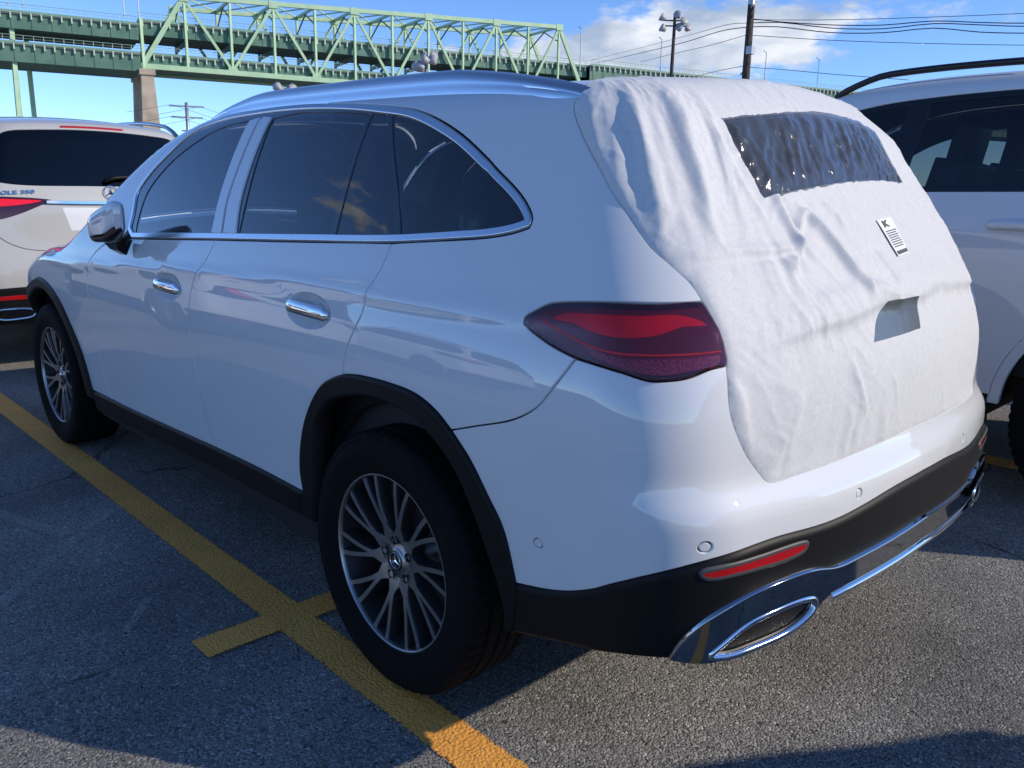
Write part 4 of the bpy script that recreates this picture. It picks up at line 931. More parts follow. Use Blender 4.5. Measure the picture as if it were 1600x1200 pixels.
GB = glc()
def build_main_car():
    B = GB; f = FE
    car = empty('parked_car')
    tag(car, 'white SUV with its tailgate wrapped in white cloth, wheels on the yellow line', 'car')
    wh = M['paint']; bl = M['black_plastic']
    dlo = loop(f['trim_top'], f['trim_bot'], [f['trim_bot'][-1], (2.03, 1.15), f['trim_top'][0]])
    if area(dlo) < 0: dlo = dlo[::-1]
    arch = f['arch']; farch = [(2.527, .39), (2.605, .544), (2.715, .665), (2.869, .778), (3.069, .835), (3.2, .846), (3.315, .836), (3.483, .771), (3.58, .69), (3.65, .57), (3.69, .45), (3.70, .38)]
    rear_hole = loop([(.59, .22), (.60, .45)]+[p for p in arch[2:-1]]+[(-.27, .45), (-.26, .22)], [(-.26, .22), (.59, .22)])
    front_hole = loop([(2.54, .22), (2.56, .42)]+farch[1:-1]+[(3.66, .40), (3.66, .22)], [(3.66, .22), (2.54, .22)])
    # dark structure behind the skin
    panel(B, loop([(-1.342, .52), (-.93, .51), (-.84, .47), (-.62, .45), (-.27, .38)], [(-.27, .38), (-.275, .45)]+[p for p in arch[2:-1]][::-1]+[(.60, .45), (.59, .26)], [(.59, .26), (2.54, .26)],
                  [(2.54, .26), (2.56, .42)]+farch[1:-1]+[(3.66, .40), (3.66, .26)], [(3.66, .26), (4.24, .26)], [(4.24, .26), (4.24, .82)], [(4.24, .82), (3.4, .93), (2.7, 1.0), (2.35, 1.10)],
                  [(2.35, 1.10), (2.2, 1.28), (2.0, 1.52), (1.85, 1.62)], [(1.85, 1.62), (1.5, 1.68), (-1.342, 1.69)], [(-1.342, 1.69), (-1.342, .52)], step=.03),
          'body_structure', M['gap'], car, off=-.018, gap=0, g=.07, holes=[inset(dlo, .028), ellipse((.574, .999), .125, .056, 30), ellipse((1.552, .968), .127, .056, 30)], depth=.004, mirror=True)
    # skin
    rail = [yut(B, x, y) for x, y in ((-.375, .640), (-.2, .640), (.1, .636), (.5, .632), (.9, .630), (1.3, .628), (1.6, .632), (1.8, .652), (1.95, .684), (2.1, .725), (2.22, .765))]
    quarter = loop(f['door_gap_r'], arch[5:11], f['fgap'], f['tail'][::-1][2:][:1]+[(-.37, 1.033), (-.315, 1.055)], f['tail'][:8], f['hatch'][:12][::-1], [f['hatch'][0], rail[0]], rail,
                   [rail[-1], (2.26, 1.12), (2.15, 1.105), (2.03, 1.15), f['trim_top'][0]], f['trim_top'], f['trim_bot'][:4])
    panel(B, quarter, 'quarter_panel', wh, car, mirror=True)
    cupR, cupF = ellipse((.574, .999), .118, .050, 48), ellipse((1.552, .968), .120, .050, 48)
    rear_door = loop(f['door_gap_r'], arch[:6][::-1], f['sill_top'][2:][::-1], f['door_gap_m'][::-1], f['trim_bot'][3:7][::-1])
    front_door = loop(f['door_gap_m'], [f['sill_top'][2], f['sill_top'][1], f['door_gap_f'][-1]], f['door_gap_f'][::-1], [f['door_gap_f'][0], f['trim_bot'][8]], f['trim_bot'][6:9][::-1])
    for nm, ol, cup, hc in (('rear_door', rear_door, cupR, (.574, 1.001)), ('front_door', front_door, cupF, (1.552, .969))):
        for sgn in (1, -1):
            d = panel(B, ol, nm, wh, car, holes=[cup], hole_gap=0., flip=sgn < 0)
            def bowl(u, t, c=cup):
                cc = c.mean(0); r2 = ((u-cc[0])/.118)**2+((t-cc[1])/.05)**2; return -.026*np.clip(1-r2, 0, 1)**.8
            panel(B, cup, 'handle_recess', wh, d, off=-.0015, gap=0, bevel=.001, g=.009, disp=bowl, depth=.003, flip=sgn < 0)
            u = np.linspace(hc[0]+.108, hc[0]-.112, 22); t = np.linspace(hc[1]+.002, hc[1]-.002, 22)
            X = B.pt(u, t); N = B.grad(X); s = np.linspace(0, 1, 22)
            lift = .010*np.sin(np.pi*s)**.6+.002; rad = .0195*np.clip(np.minimum(s, 1-s)*14+.25, 0, 1)**.5
            fl = np.array([1, sgn, 1.])
            tube_on((X+N*lift[:, None])*fl, rad, 'door_handle', M['chrome'], d, 16, .5, N*fl)
    fender = loop(f['door_gap_f'], [f['door_gap_f'][-1], farch[0]], farch[:8], [farch[7], (3.60, .83), (3.58, .90)],
                  [yut(B, x, y) for x, y in ((3.40, .70), (3.1, .745), (2.8, .775), (2.5, .79), (2.3, .80))], [yut(B, 2.3, .80), (2.26, 1.12), (2.15, 1.105), f['door_gap_f'][0]])
    panel(B, fender, 'front_fender', wh, car, mirror=True)
    panel(B, loop(farch[7:], [farch[-1], (3.74, .26), (4.242, .26)], [(4.242, .26), (4.242, .76)], [(4.242, .76), (3.75, .80), farch[7]]), 'front_bumper', wh, car, mirror=True)
    panel(B, loop([(3.56, .84), (3.8, .83), (4.05, .80)], [(4.05, .80), (4.05, .855)], [(4.05, .855), (3.8, .885), (3.60, .89)], [(3.60, .89), (3.56, .84)]), 'headlight', M['gloss_black'], car, off=.002, mirror=True)
    top_panel(B, (2.50, 3.60), lambda x: float(np.interp(x, [2.5, 3.1, 3.4, 3.6], [.785, .74, .69, .58])), 'hood', wh, car)
    top_panel(B, (-.50, 1.46), lambda x: .612, 'roof', wh, car)
    top_panel(B, (1.47, 2.48), lambda x: float(np.interp(x, [1.47, 1.8, 2.2, 2.48], [.612, .64, .74, .80])), 'windshield', M['glass_front'], car, thick=.003)
    lt = [f['fgap'], f['tail'][11:19][::-1], f['hatch'][14:-1]+[(-1.342, .789)]]
    lb = [arch[10:], f['bumpbot'][:-2]+[(-1.186, .680), (-1.342, .684)]]
    top = np.concatenate([cr(s) for s in lt]); bot = np.concatenate([cr(s) for s in lb])
    bo = dedupe(np.concatenate([top, np.array(mir(B, top)), np.array(mir(B, bot))[::-1], bot[::-1]]))
    sens = [(-.355, .595), (-.633, .675), (-1.016, .700)]; sens += mir(B, sens)
    rb = panel(B, bo, 'rear_bumper', wh, car, g=.026, holes=[ellipse(s, .0125, .0125, 20) for s in sens], hole_gap=0.)
    for s in sens:
        panel(B, ellipse(s, .0125, .0125, 20), 'parking_sensor', wh, rb, off=-.001, gap=.0065, g=.02)
    # tail lights
    for sgn in (0, 1):
        T = lambda p: mir(B, p) if sgn else p
        h = panel(B, loop(T(f['tail']+[f['tail'][0]])), 'tail_light', M['lens_black'], car, off=-.002, gap=.003, g=.02)
        tin = loop(T(f['tail']+[f['tail'][0]])); tin = tin if area(tin) > 0 else tin[::-1]
        panel(B, inset(tin, .010), 'inner_lens', M['lens_inner'], h, off=0., gap=0, g=.02, bevel=.001, depth=.001)
        panel(B, cr(T(f['tail_red']), .01, True), 'red_lens', M['lens_red'], h, off=.0015, gap=0, g=.02, bevel=.002)
        panel(B, cr(T(f['tail_low']), .01, True), 'prism_lens', M['lens_prism'], h, off=.001, gap=0, g=.02)
        sweep(B, T(f['tail_line']), rnd(.0028, .003), 'light_guide', M['lens_red2'], h)
        panel(B, loop(T(f['tail']+[f['tail'][0]])), 'lens_cover', M['lens_cover'], h, off=.007, gap=.004, g=.02, bevel=.004, drop=.006)
    # black lower parts
    a = cr(f['bumpbot'][:-2]+[(-1.186, .680), (-1.342, .684)])
    sd = cr([(-.297, .474), (-.295, .40), (-.285, .345)])
    b_ = cr([(-.285, .345), (-.315, .352), (-.395, .374), (-.477, .398), (-.527, .418), (-.593, .430), (-.70, .432), (-.815, .440), (-.90, .488), (-1.0, .497), (-1.342, .505)])
    lo_ = dedupe(np.concatenate([a, np.array(mir(B, a)), np.array(mir(B, sd))[::-1], np.array(mir(B, b_))[::-1], b_[::-1], sd[::-1]]))
    lb_ = panel(B, lo_, 'lower_bumper', bl, car, off=.010, gap=0, bevel=.013, drop=.0105, depth=.02, g=.03)
    ct = cr([(-.592, .446), (-.604, .478), (-.636, .525), (-.682, .557), (-.734, .569), (-.81, .574), (-.866, .572), (-.93, .557), (-1.016, .558), (-1.342, .568)])
    cb = cr([(-.593, .436), (-.64, .428), (-.723, .432), (-.815, .437), (-.862, .455), (-.908, .490), (-.995, .498), (-1.342, .507)])
    co = dedupe(np.concatenate([ct, np.array(mir(B, ct)), np.array(mir(B, cb))[::-1], cb[::-1]]))
    ex = cr([(-.650, .445), (-.668, .470), (-.700, .496), (-.745, .507), (-.845, .509), (-.872, .500), (-.877, .484), (-.864, .464), (-.82, .445), (-.723, .438), (-.672, .438)], .008, True)
    exm = np.array(mir(B, ex))
    cp = panel(B, co, 'chrome_valance', M['chrome_dark'], car, off=.022, gap=0, bevel=.004, drop=.005, depth=.03, g=.018, holes=[ex, exm], hole_gap=0.)
    for e_ in (ex, exm):
        sweep(B, e_, rnd(.0095, .014, 9, .012), 'exhaust_tip', M['chrome'], cp, True, raw=True)
        panel(B, e_, 'exhaust_opening', M['void'], cp, off=-.015, gap=0, g=.015, depth=.002)
    ml = [(-.915, .490), (-.995, .494), (-1.342, .502)]
    sweep(B, full(B, ml), rnd(.010, .012, 9, .018), 'chrome_lip', M['chrome'], cp)
    for sgn in (0, 1):
        T = lambda p: mir(B, p) if sgn else p
        rp_ = cr(T([(-.627, .626), (-.655, .633), (-.731, .637), (-.844, .634), (-.839, .623), (-.806, .615), (-.69, .616), (-.635, .615)]), .008, True)
        r_ = panel(B, rp_, 'rear_reflector', M['reflector'], lb_, off=.0125, gap=.002, g=.015)
        sweep(B, rp_, [(-.004, .008), (-.003, .0125), (.002, .0135), (.006, .0115), (.007, .008)], 'reflector_frame', M['grey_plastic'], lb_, True, raw=True)
    inner = [(.575, .36), (.556, .45), (.545, .53)]+f['archin']+[(-.262, .40), (-.268, .345)]
    at = loop([(.640, .36), (.634, .41)]+arch+[(-.302, .43), (-.292, .345)], [(-.292, .345), (-.268, .345)], inner[::-1], [inner[0], (.640, .36)])
    panel(B, at, 'wheel_arch_trim', bl, car, off=.013, gap=0, bevel=.009, drop=.010, depth=.045, g=.02, mirror=True)
    fo = [(2.50, .345)]+farch+[(3.70, .345)]
    fi = [(2.60, .345), (2.625, .42), (2.685, .545), (2.775, .645), (2.905, .735), (3.07, .785), (3.2, .795), (3.31, .785), (3.44, .73), (3.53, .65), (3.595, .54), (3.625, .43), (3.63, .345)]
    panel(B, loop(fo, [fo[-1], fi[-1]], fi[::-1], [fi[0], fo[0]]), 'wheel_arch_trim', bl, car, off=.013, gap=0, bevel=.009, drop=.010, depth=.045, g=.02, mirror=True)
    panel(B, loop([(2.50, .389), (2.089, .399), (1.238, .432), (.937, .44), (.634, .44)], [(.634, .44), (.640, .36)], [(.640, .36), (.80, .355), (1.321, .345), (1.943, .320), (2.50, .295)], [(2.50, .295), (2.50, .389)]),
          'sill_trim', bl, car, off=.012, gap=0, bevel=.012, drop=.010, depth=.06, g=.03, mirror=True)
    # side glass
    gls = [(f['gl_front'], 'front_window', 'glass_front', [[0, 1, 2, 3, 4, 5, 6], [6, 7], [7, 0]]), (f['gl_rear'], 'rear_window', 'glass_dark', [[0, 1, 2, 3], [3, 4], [4, 5, 6], [6, 0]]),
           (f['gl_fixed'], 'fixed_window', 'glass_dark', [[0, 1], [1, 2, 3, 4], [4, 5], [5, 0]]), (f['gl_quarter'], 'quarter_window', 'glass_dark', [[0, 1, 2, 3, 4, 5, 6, 7], [7, 8, 9, 10], [10, 11, 0]])]
    hol = []
    for pts, nm, mt, segs in gls:
        ol = loop(*[[pts[i] for i in s] for s in segs]); hol.append(ol)
        panel(B, ol, nm, M[mt], car, off=-.006, gap=.001, bevel=.001, depth=.003, g=.03, mirror=True)
    panel(B, dlo, 'window_surround', M['gloss_black'], car, off=-.003, gap=.004, bevel=.001, g=.03, holes=hol, hole_gap=0., depth=.01, mirror=True)
    panel(B, inset(dlo, .004), 'window_trim', M['satin'], car, off=.0035, gap=0, bevel=.0035, drop=.004, g=.02, holes=[inset(dlo, .026)], hole_gap=0., depth=.008, mirror=True)
    pg = f['pillar_gap']
    for a_, b2 in (([(1.306, 1.606), (1.306, 1.45), (1.300, 1.30), (1.281, 1.18)], [(1.238, 1.616), (1.240, 1.45), (1.236, 1.30), (1.206, 1.183)]),
                   ([(1.226, 1.618), (1.229, 1.45), (1.226, 1.30), (1.196, 1.184)], [(1.160, 1.612), (1.155, 1.45), (1.140, 1.30), (1.104, 1.189)])):
        panel(B, loop(a_, [a_[-1], b2[-1]], b2[::-1], [b2[0], a_[0]]), 'pillar_cover', M['film'], car, off=.003, gap=.003, bevel=.002, g=.02, mirror=True)
    # clear edge film left on the front door
    for sgn in (False, True):
        gm_ = f['door_gap_m']
        panel(B, loop([(1.322, .640), (1.297, .518), (1.262, .455)], [(1.262, .455), (1.225, .452)], [(1.225, .452), (1.262, .53), (1.322, .640)]), 'edge_film', M['film'], car, off=.002, gap=0, bevel=.0005, depth=.001, g=.02, flip=sgn)
    # roof rails
    rp = [yut(B, x, y) for x, y in zip(np.linspace(-.40, 1.62, 60), np.interp(np.linspace(-.40, 1.62, 60), [-.4, -.1, .5, 1.2, 1.62], [.628, .620, .612, .608, .600]))]
    for sgn in (1, -1):
        X = B.pt(np.array([p[0] for p in rp]), np.array([p[1] for p in rp])); s = np.linspace(0, 1, 60)
        h = .046*np.clip(np.sin(np.pi*np.clip(s, 0, 1))*1.5, 0, 1)**.75*np.interp(s, [0, .3, .8, 1], [.92, 1, .95, .6])+.004
        w = .024*np.clip(np.minimum(s, 1-s)*12, .15, 1)**.5
        V = []; F = []
        for i in range(60):
            for a_, b2 in ((1.0, -.012), (1.0, .30), (.93, .36), (.95, .55), (.78, .88), (.35, 1.0), (-.35, .98), (-.8, .8), (-1.0, .4), (-1.0, -.012)):
                V.append((X[i, 0], sgn*(X[i, 1]+a_*w[i]), X[i, 2]+(b2*h[i] if b2 > 0 else b2)-.010*a_))
        for i in range(59):
            for k in range(10): F.append((i*10+k, i*10+(k+1) % 10, (i+1)*10+(k+1) % 10, (i+1)*10+k))
        F += [tuple(range(10)), tuple(590+k for k in range(10))]
        o = mesh('roof_rail', V, F, M['satin'], car); fix_normals(o); smooth_angle(o, 40)
    # folded door mirrors
    for sgn in (1, -1):
        S_ = np.linspace(0, 1, 15); rings = []; n = 20
        V = []; F = []; mi = []
        for s in S_:
            x = 1.905-.315*s; yc_ = .985-.012*s; th = float(np.interp(s, [0, .08, .3, .7, .95, 1], [.008, .026, .042, .036, .018, .004]))
            zt = float(np.interp(s, [0, .15, .5, .85, 1], [1.168, 1.196, 1.236, 1.268, 1.252])); zb = float(np.interp(s, [0, .3, .7, 1], [1.118, 1.100, 1.108, 1.160]))
            zm, hh = (zt+zb)/2, (zt-zb)/2
            for k in range(n):
                a_ = 2*math.pi*k/n; c_, d_ = math.cos(a_), math.sin(a_)
                V.append((x, sgn*(yc_+th*np.sign(c_)*abs(c_)**.55), zm+hh*np.sign(d_)*abs(d_)**.55))
        for i in range(14):
            for k in range(n):
                F.append((i*n+k, i*n+(k+1) % n, (i+1)*n+(k+1) % n, (i+1)*n+k)); zc_ = np.mean([V[j][2] for j in F[-1]]); sl_ = 1.108+.056*(i/14)
                mi.append(1 if zc_ < sl_+.012 else 0)
        F += [tuple(range(n)), tuple(14*n+k for k in range(n))]; mi += [0, 0]
        o = mesh('side_mirror', V, F, [wh, M['gloss_black']], car, True, None, mi); fix_normals(o); smooth_angle(o, 40)
        mb = MB(); mb.add([(1.86, sgn*.925, 1.115), (1.66, sgn*.915, 1.118), (1.78, sgn*.925, 1.055), (1.72, sgn*.922, 1.055), (1.84, sgn*.985, 1.125), (1.67, sgn*.975, 1.130), (1.80, sgn*.955, 1.075), (1.73, sgn*.95, 1.075)],
                          [(0, 1, 5, 4), (2, 6, 7, 3), (0, 4, 6, 2), (1, 3, 7, 5), (4, 5, 7, 6), (0, 2, 3, 1)])
        a2 = mb.build('mirror_arm', M['gloss_black'], o); fix_normals(a2)
    # wheels and wheel housings
    for x, rot in ((0, R(8)), (2.888, R(22))):
        for sgn in (1, -1):
            wheel(car, (x, sgn*.812, .3635), sgn, rot)
            mb = MB(); V = []; F = []; n = 28
            for i in range(n+1):
                a_ = R(8)+R(166)*i/n
                for y in (.48, .86): V.append((x+.425*math.cos(a_), sgn*y, .365+.425*math.sin(a_)))
                V.append((x+.05*math.cos(a_), sgn*.48, .365+.05*math.sin(a_)))
            for i in range(n): F += [(i*3, i*3+1, i*3+4, i*3+3), (i*3, i*3+3, i*3+5, i*3+2)]
            mb.add(V, F); mb.build('wheel_housing', M['gap'], car, True)
    mb = MB(); mb.box((1.44, 0, .31), (2.0, 1.62, .10)); mb.box((-.66, 0, .46), (.34, 1.3, .10)); mb.box((1.5, 0, .42), (4.0, .9, .14))
    mb.build('underbody', M['gap'], car)
    # cabin
    mb = MB(); mb.box((.9, 0, .50), (3.0, 1.5, .04)); mb.box((.9, .80, .78), (3.0, .03, .58)); mb.box((.9, -.80, .78), (3.0, .03, .58)); mb.box((-.58, 0, .72), (.04, 1.3, .5))
    mb.build('cabin_floor', M['trim_dark'], car)
    mb = MB(); mb.box((2.08, 0, .86), (.42, 1.46, .36)); mb.bar((1.93, -.7, 1.05), (1.93, .7, 1.05), .10, .10); mb.box((1.98, .38, 1.10), (.14, .34, .08))
    o = mb.build('dashboard', M['trim_dark'], car); bev(o, .03)
    V = []; F = []; n = 36
    for i in range(n):
        a_ = 2*math.pi*i/n
        for k in range(8):
            b2 = 2*math.pi*k/8; r_ = .180+.015*math.cos(b2); V.append((.015*math.sin(b2)+.10*math.sin(a_)*.5, r_*math.cos(a_), r_*math.sin(a_)*.92))
    for i in range(n):
        for k in range(8): F.append((i*8+k, ((i+1) % n)*8+k, ((i+1) % n)*8+(k+1) % 8, i*8+(k+1) % 8))
    mb = MB(); mb.add(V, F); mb.tube([(0, -.17, 0), (.02, 0, -.01), (0, .17, 0)], .02); mb.tube([(.05, 0, -.15), (.03, 0, 0), (.2, 0, -.03)], .025)
    o = mb.build('steering_wheel', M['trim_dark'], car, True); o.location = (1.70, .38, 1.04)
    for x, y, w in ((1.12, .38, .50), (1.12, -.38, .50), (.22, .40, .60), (.22, -.40, .60)):
        mb = MB(); mb.box((x+.1, y, .66), (.54, w, .16)); mb.box((x-.19, y, .98), (.14, w*.96, .62), Matrix.Rotation(R(-14), 3, 'Y')); mb.box((x-.27, y, 1.36), (.09, .26, .17), Matrix.Rotation(R(-10), 3, 'Y'))
        mb.bar((x-.25, y-.06, 1.2), (x-.26, y-.06, 1.34), .014, .014); mb.bar((x-.25, y+.06, 1.2), (x-.26, y+.06, 1.34), .014, .014)
        o = mb.build('seat', M['seat'], car); bev(o, .035)
        if x < 1:
            mb = MB(); mb.box((x-.185, y, .99), (.16, w*.98, .66), Matrix.Rotation(R(-14), 3, 'Y')); o = mb.build('seat_wrap', M['wrap'], car); bev(o, .04)
    return car
def bev(o, w, seg=3):
    m = o.modifiers.new('bevel', 'BEVEL'); m.width = w; m.segments = seg; m.limit_method = 'ANGLE'
    o.data.polygons.foreach_set('use_smooth', [True]*len(o.data.polygons)); return o
M['wrap'] = glass_mat('clear_wrap', (.75, .78, .78), 2.0, (9, .6, .03, (1, 1, .25)), .12, .08)
build_main_car()
# ------------------------------------------------------------------ cloth over the tailgate
def vnoise(x, y, seed=0):
    xi, yi = np.floor(x).astype(np.int64), np.floor(y).astype(np.int64); fx, fy = x-xi, y-yi
    fx = fx*fx*fx*(fx*(fx*6-15)+10); fy = fy*fy*fy*(fy*(fy*6-15)+10)
    def h(a, b):
        n = (a*374761393+b*668265263+seed*982451653) & 0x7fffffff
        n = ((n ^ (n >> 13))*1274126177) & 0x7fffffff
        return ((n ^ (n >> 16)) & 0xffff)/65535.
    return (h(xi, yi)*(1-fx)+h(xi+1, yi)*fx)*(1-fy)+(h(xi, yi+1)*(1-fx)+h(xi+1, yi+1)*fx)*fy
def fbm(x, y, o=4, seed=0):
    v = 0; a = .5
    for i in range(o): v = v+a*vnoise(x*2**i+i*17.3, y*2**i-i*9.1, seed+i); a *= .5
    return v
def ridged(x, y, o=4, seed=0):
    v = 0; a = .5
    for i in range(o): v = v+a*(1-np.abs(2*vnoise(x*2**i+i*7.7, y*2**i+i*3.3, seed+i)-1))**2; a *= .5
    return v
def worley(x, y, seed=0):
    xi, yi = np.floor(x).astype(np.int64), np.floor(y).astype(np.int64); best = np.full(x.shape, 9.)
    for i in (-1, 0, 1):
        for j in (-1, 0, 1):
            a, b = xi+i, yi+j
            n = ((a*374761393+b*668265263+seed*982451653) & 0x7fffffff); n = ((n ^ (n >> 13))*1274126177) & 0x7fffffff
            px, py = a+(n & 0x3ff)/1023., b+((n >> 10) & 0x3ff)/1023.
            best = np.minimum(best, np.hypot(px-x, py-y))
    return best
def segd(u, t, a, b):
    a, b = np.array(a), np.array(b); d = b-a; L2 = d@d
    s = ((u-a[0])*d[0]+(t-a[1])*d[1])/L2; sc = np.clip(s, 0, 1)
    px, py = u-(a[0]+sc*d[0]), t-(a[1]+sc*d[1]); sd = (d[0]*(t-a[1])-d[1]*(u-a[0]))/math.sqrt(L2)
    return np.hypot(px, py), sd, s
def poly_signed(u, t, pts):
    """height above a polyline t(u)"""
    p = np.array(sorted(pts)); return t-np.interp(u, p[:, 0], p[:, 1])
def cloth_outline():
    B = GB; f = FE
    left = cr(f['hatch'][:-1]+[(-1.342, .789)], .010)
    topl = cr([(-.377, 1.597), (-.46, 1.66), (-.62, 1.735), (-.9, 1.80), (-1.342, 1.83)], .015)
    return dedupe(np.concatenate([left, np.array(mir(B, left)), np.array(mir(B, topl))[::-1], topl[::-1]])), np.concatenate([left, np.array(mir(B, left))])
CO, CEDGE = cloth_outline()
def cloth_disp(u, t, fine=1.0):
    f = FE; B = GB
    ed = np.full(u.shape, 9.)
    for i in range(0, len(u), 4000):
        ed[i:i+4000] = np.sqrt(np.min((u[i:i+4000, None]-CEDGE[None, :, 0])**2+(t[i:i+4000, None]-CEDGE[None, :, 1])**2, 1))
    # slightly irregular coordinates so that no fold is straight
    uu = u+.010*(fbm(u*9, t*9, 3, 5)-.47)*2; tt = t+.010*(fbm(u*9+40, t*9, 3, 9)-.47)*2
    D = .007+0*u
    FO = [('F4', .010, .006), ('F5', .008, .014), ('F6', .007, .010), ('F7', .009, .021), ('F8', .009, .010), ('F9', .006, .008),
          ('F10', .009, .005), ('F11', .008, .007), ('F12', .007, .005), ('F13', .012, .004), ('F14', .014, .007), ('F15', .008, .006), ('F16', .010, .007)]
    for k, w, a in FO:
        p, q = f[k]; d, sd, s = segd(uu, tt, p, q)
        ww = np.where(sd > 0, w*2.2, w*.6)
        en = np.clip(np.minimum(s+.25, 1.25-s)*3, 0, 1); D = D+a*np.exp(-(d/ww)**2)*en-.45*a*np.exp(-((sd+2.2*w)/(1.6*w))**2)*en*(np.minimum(s, 1-s) > -.3)
    # long hanging folds down the rear quarters
    for sg in (0, 1):
        a2, b2 = f['F2'], f['F3']
        um = u if sg == 0 else -(2*(math.pi/2*B.rr)+2*B.yc)-u
        um = um+(uu-u)*1.3
        l2 = a2[0][0]+(a2[1][0]-a2[0][0])*(t-a2[0][1])/(a2[1][1]-a2[0][1]); l3 = b2[0][0]+(b2[1][0]-b2[0][0])*(t-b2[0][1])/(b2[1][1]-b2[0][1])
        w = (um-l2)/(l3-l2)+.16*(fbm(u*6, t*6, 2, 63)-.4)
        mk = np.clip((w+1.4)/.5, 0, 1)*np.clip((2.1-w)/.6, 0, 1)*np.clip((t-1.20)/.10, 0, 1)*np.clip((1.60-t)/.12, 0, 1)
        D = D+mk*((.0085 if sg == 0 else .005)*(np.cos(2*math.pi*w)+.35*np.cos(4*math.pi*w+1.2))+.006)
    # overhang above the number plate recess
    st = poly_signed(uu, tt, [(p[0], p[1]) for p in f['ST']]+[(-.60, 1.0), (-2.2, 1.07)])
    rec = np.clip((u+2.02)/.10, 0, 1)*np.clip((-.74-u)/.22, 0, 1)
    D = D-.017*rec*np.where(st < 0, (1-np.exp(st/.014))*np.exp(st/.16), 0)+.008*rec*np.exp(-((st-.02)/.035)**2)+.010*rec*np.clip(1-np.abs(st)/.25, 0, 1)
    # seam with gathers under it
    sm = poly_signed(uu, tt, f['seam']+[(-1.1, 1.197), (-1.342, 1.20), (-2.1, 1.185)])
    sf = np.clip((-.60-u)/.04, 0, 1)*np.clip((u+1.02)/.10, 0, 1)
    D = D-.011*np.exp(-(sm/.007)**2)*sf+.006*np.exp(-((sm-.016)/.009)**2)*sf
    D = D+.016*(vnoise(uu*44, tt*4, 21)-.5)*np.where(sm < 0, np.exp(sm/.06), np.exp(-sm/.05)*.5)*(sf+.12)
    # gathers along the tucked edges
    D = D+.006*(vnoise(uu*34+tt*14, tt*7, 3)-.5)*np.exp(-ed/.06)
    D = D+.013*(np.abs(2*vnoise(uu*24-3+tt*5, tt*2.6, 13)-1)-.5)*np.exp(-np.abs(t-.79)/.09)+.013*(vnoise(uu*13+tt*3, tt*2, 17)-.5)*np.clip((1.02-t)/.1, 0, 1)
    # tented over the far corner and the roof spoiler
    D = D+.030*np.exp(-((u+2.13)/.16)**2-((t-1.19)/.10)**2)+.020*np.exp(-((t-1.625)/.045)**2)*np.clip((-.95-u)/.45, 0, 1)*np.clip((u+2.15)/.2, 0, 1)
    # loose cloth: gentle sag, and thin straight creases running in a few directions
    D = D+.014*(fbm(uu*4.2, tt*3.2, 2, 31)-.42)*(1-.7*np.exp(-ed/.10))
    for k, (an, fr, am) in enumerate(((62, 24, .0038), (100, 20, .0040), (28, 24, .0032), (140, 32, .0026), (80, 46, .0020), (45, 52, .0018))):
        ca, sa = math.cos(R(an)), math.sin(R(an)); al, ac = uu*ca+tt*sa, -uu*sa+tt*ca
        n_ = vnoise(al*fr*.16+k*3.1, ac*fr+k*5.7+1.2*fbm(u*8+k, t*8, 2, 60+k), 90+k)
        pm = np.clip(2.6*(fbm(u*5.5+k*4.4, t*5.5-k*2.2, 2, 120+k)-.30), 0, 1)
        D = D+fine*am*((1-np.abs(2*n_-1))**3.2-.15)*1.5*pm
    D = D-fine*.0016*worley(uu*40+tt*9, tt*30, 83)*np.clip(2.5*(fbm(u*4+9, t*4, 2, 140)-.3), 0, 1)
    D = .003+.004*np.log1p(np.exp(np.clip((D-.004)/.004, -30, 30)))
    D = D*(.40+.60*(1-np.exp(-ed/.055)))
    tuck = 1-np.exp(-ed/.007)
    return -.002+(D+.002)*tuck
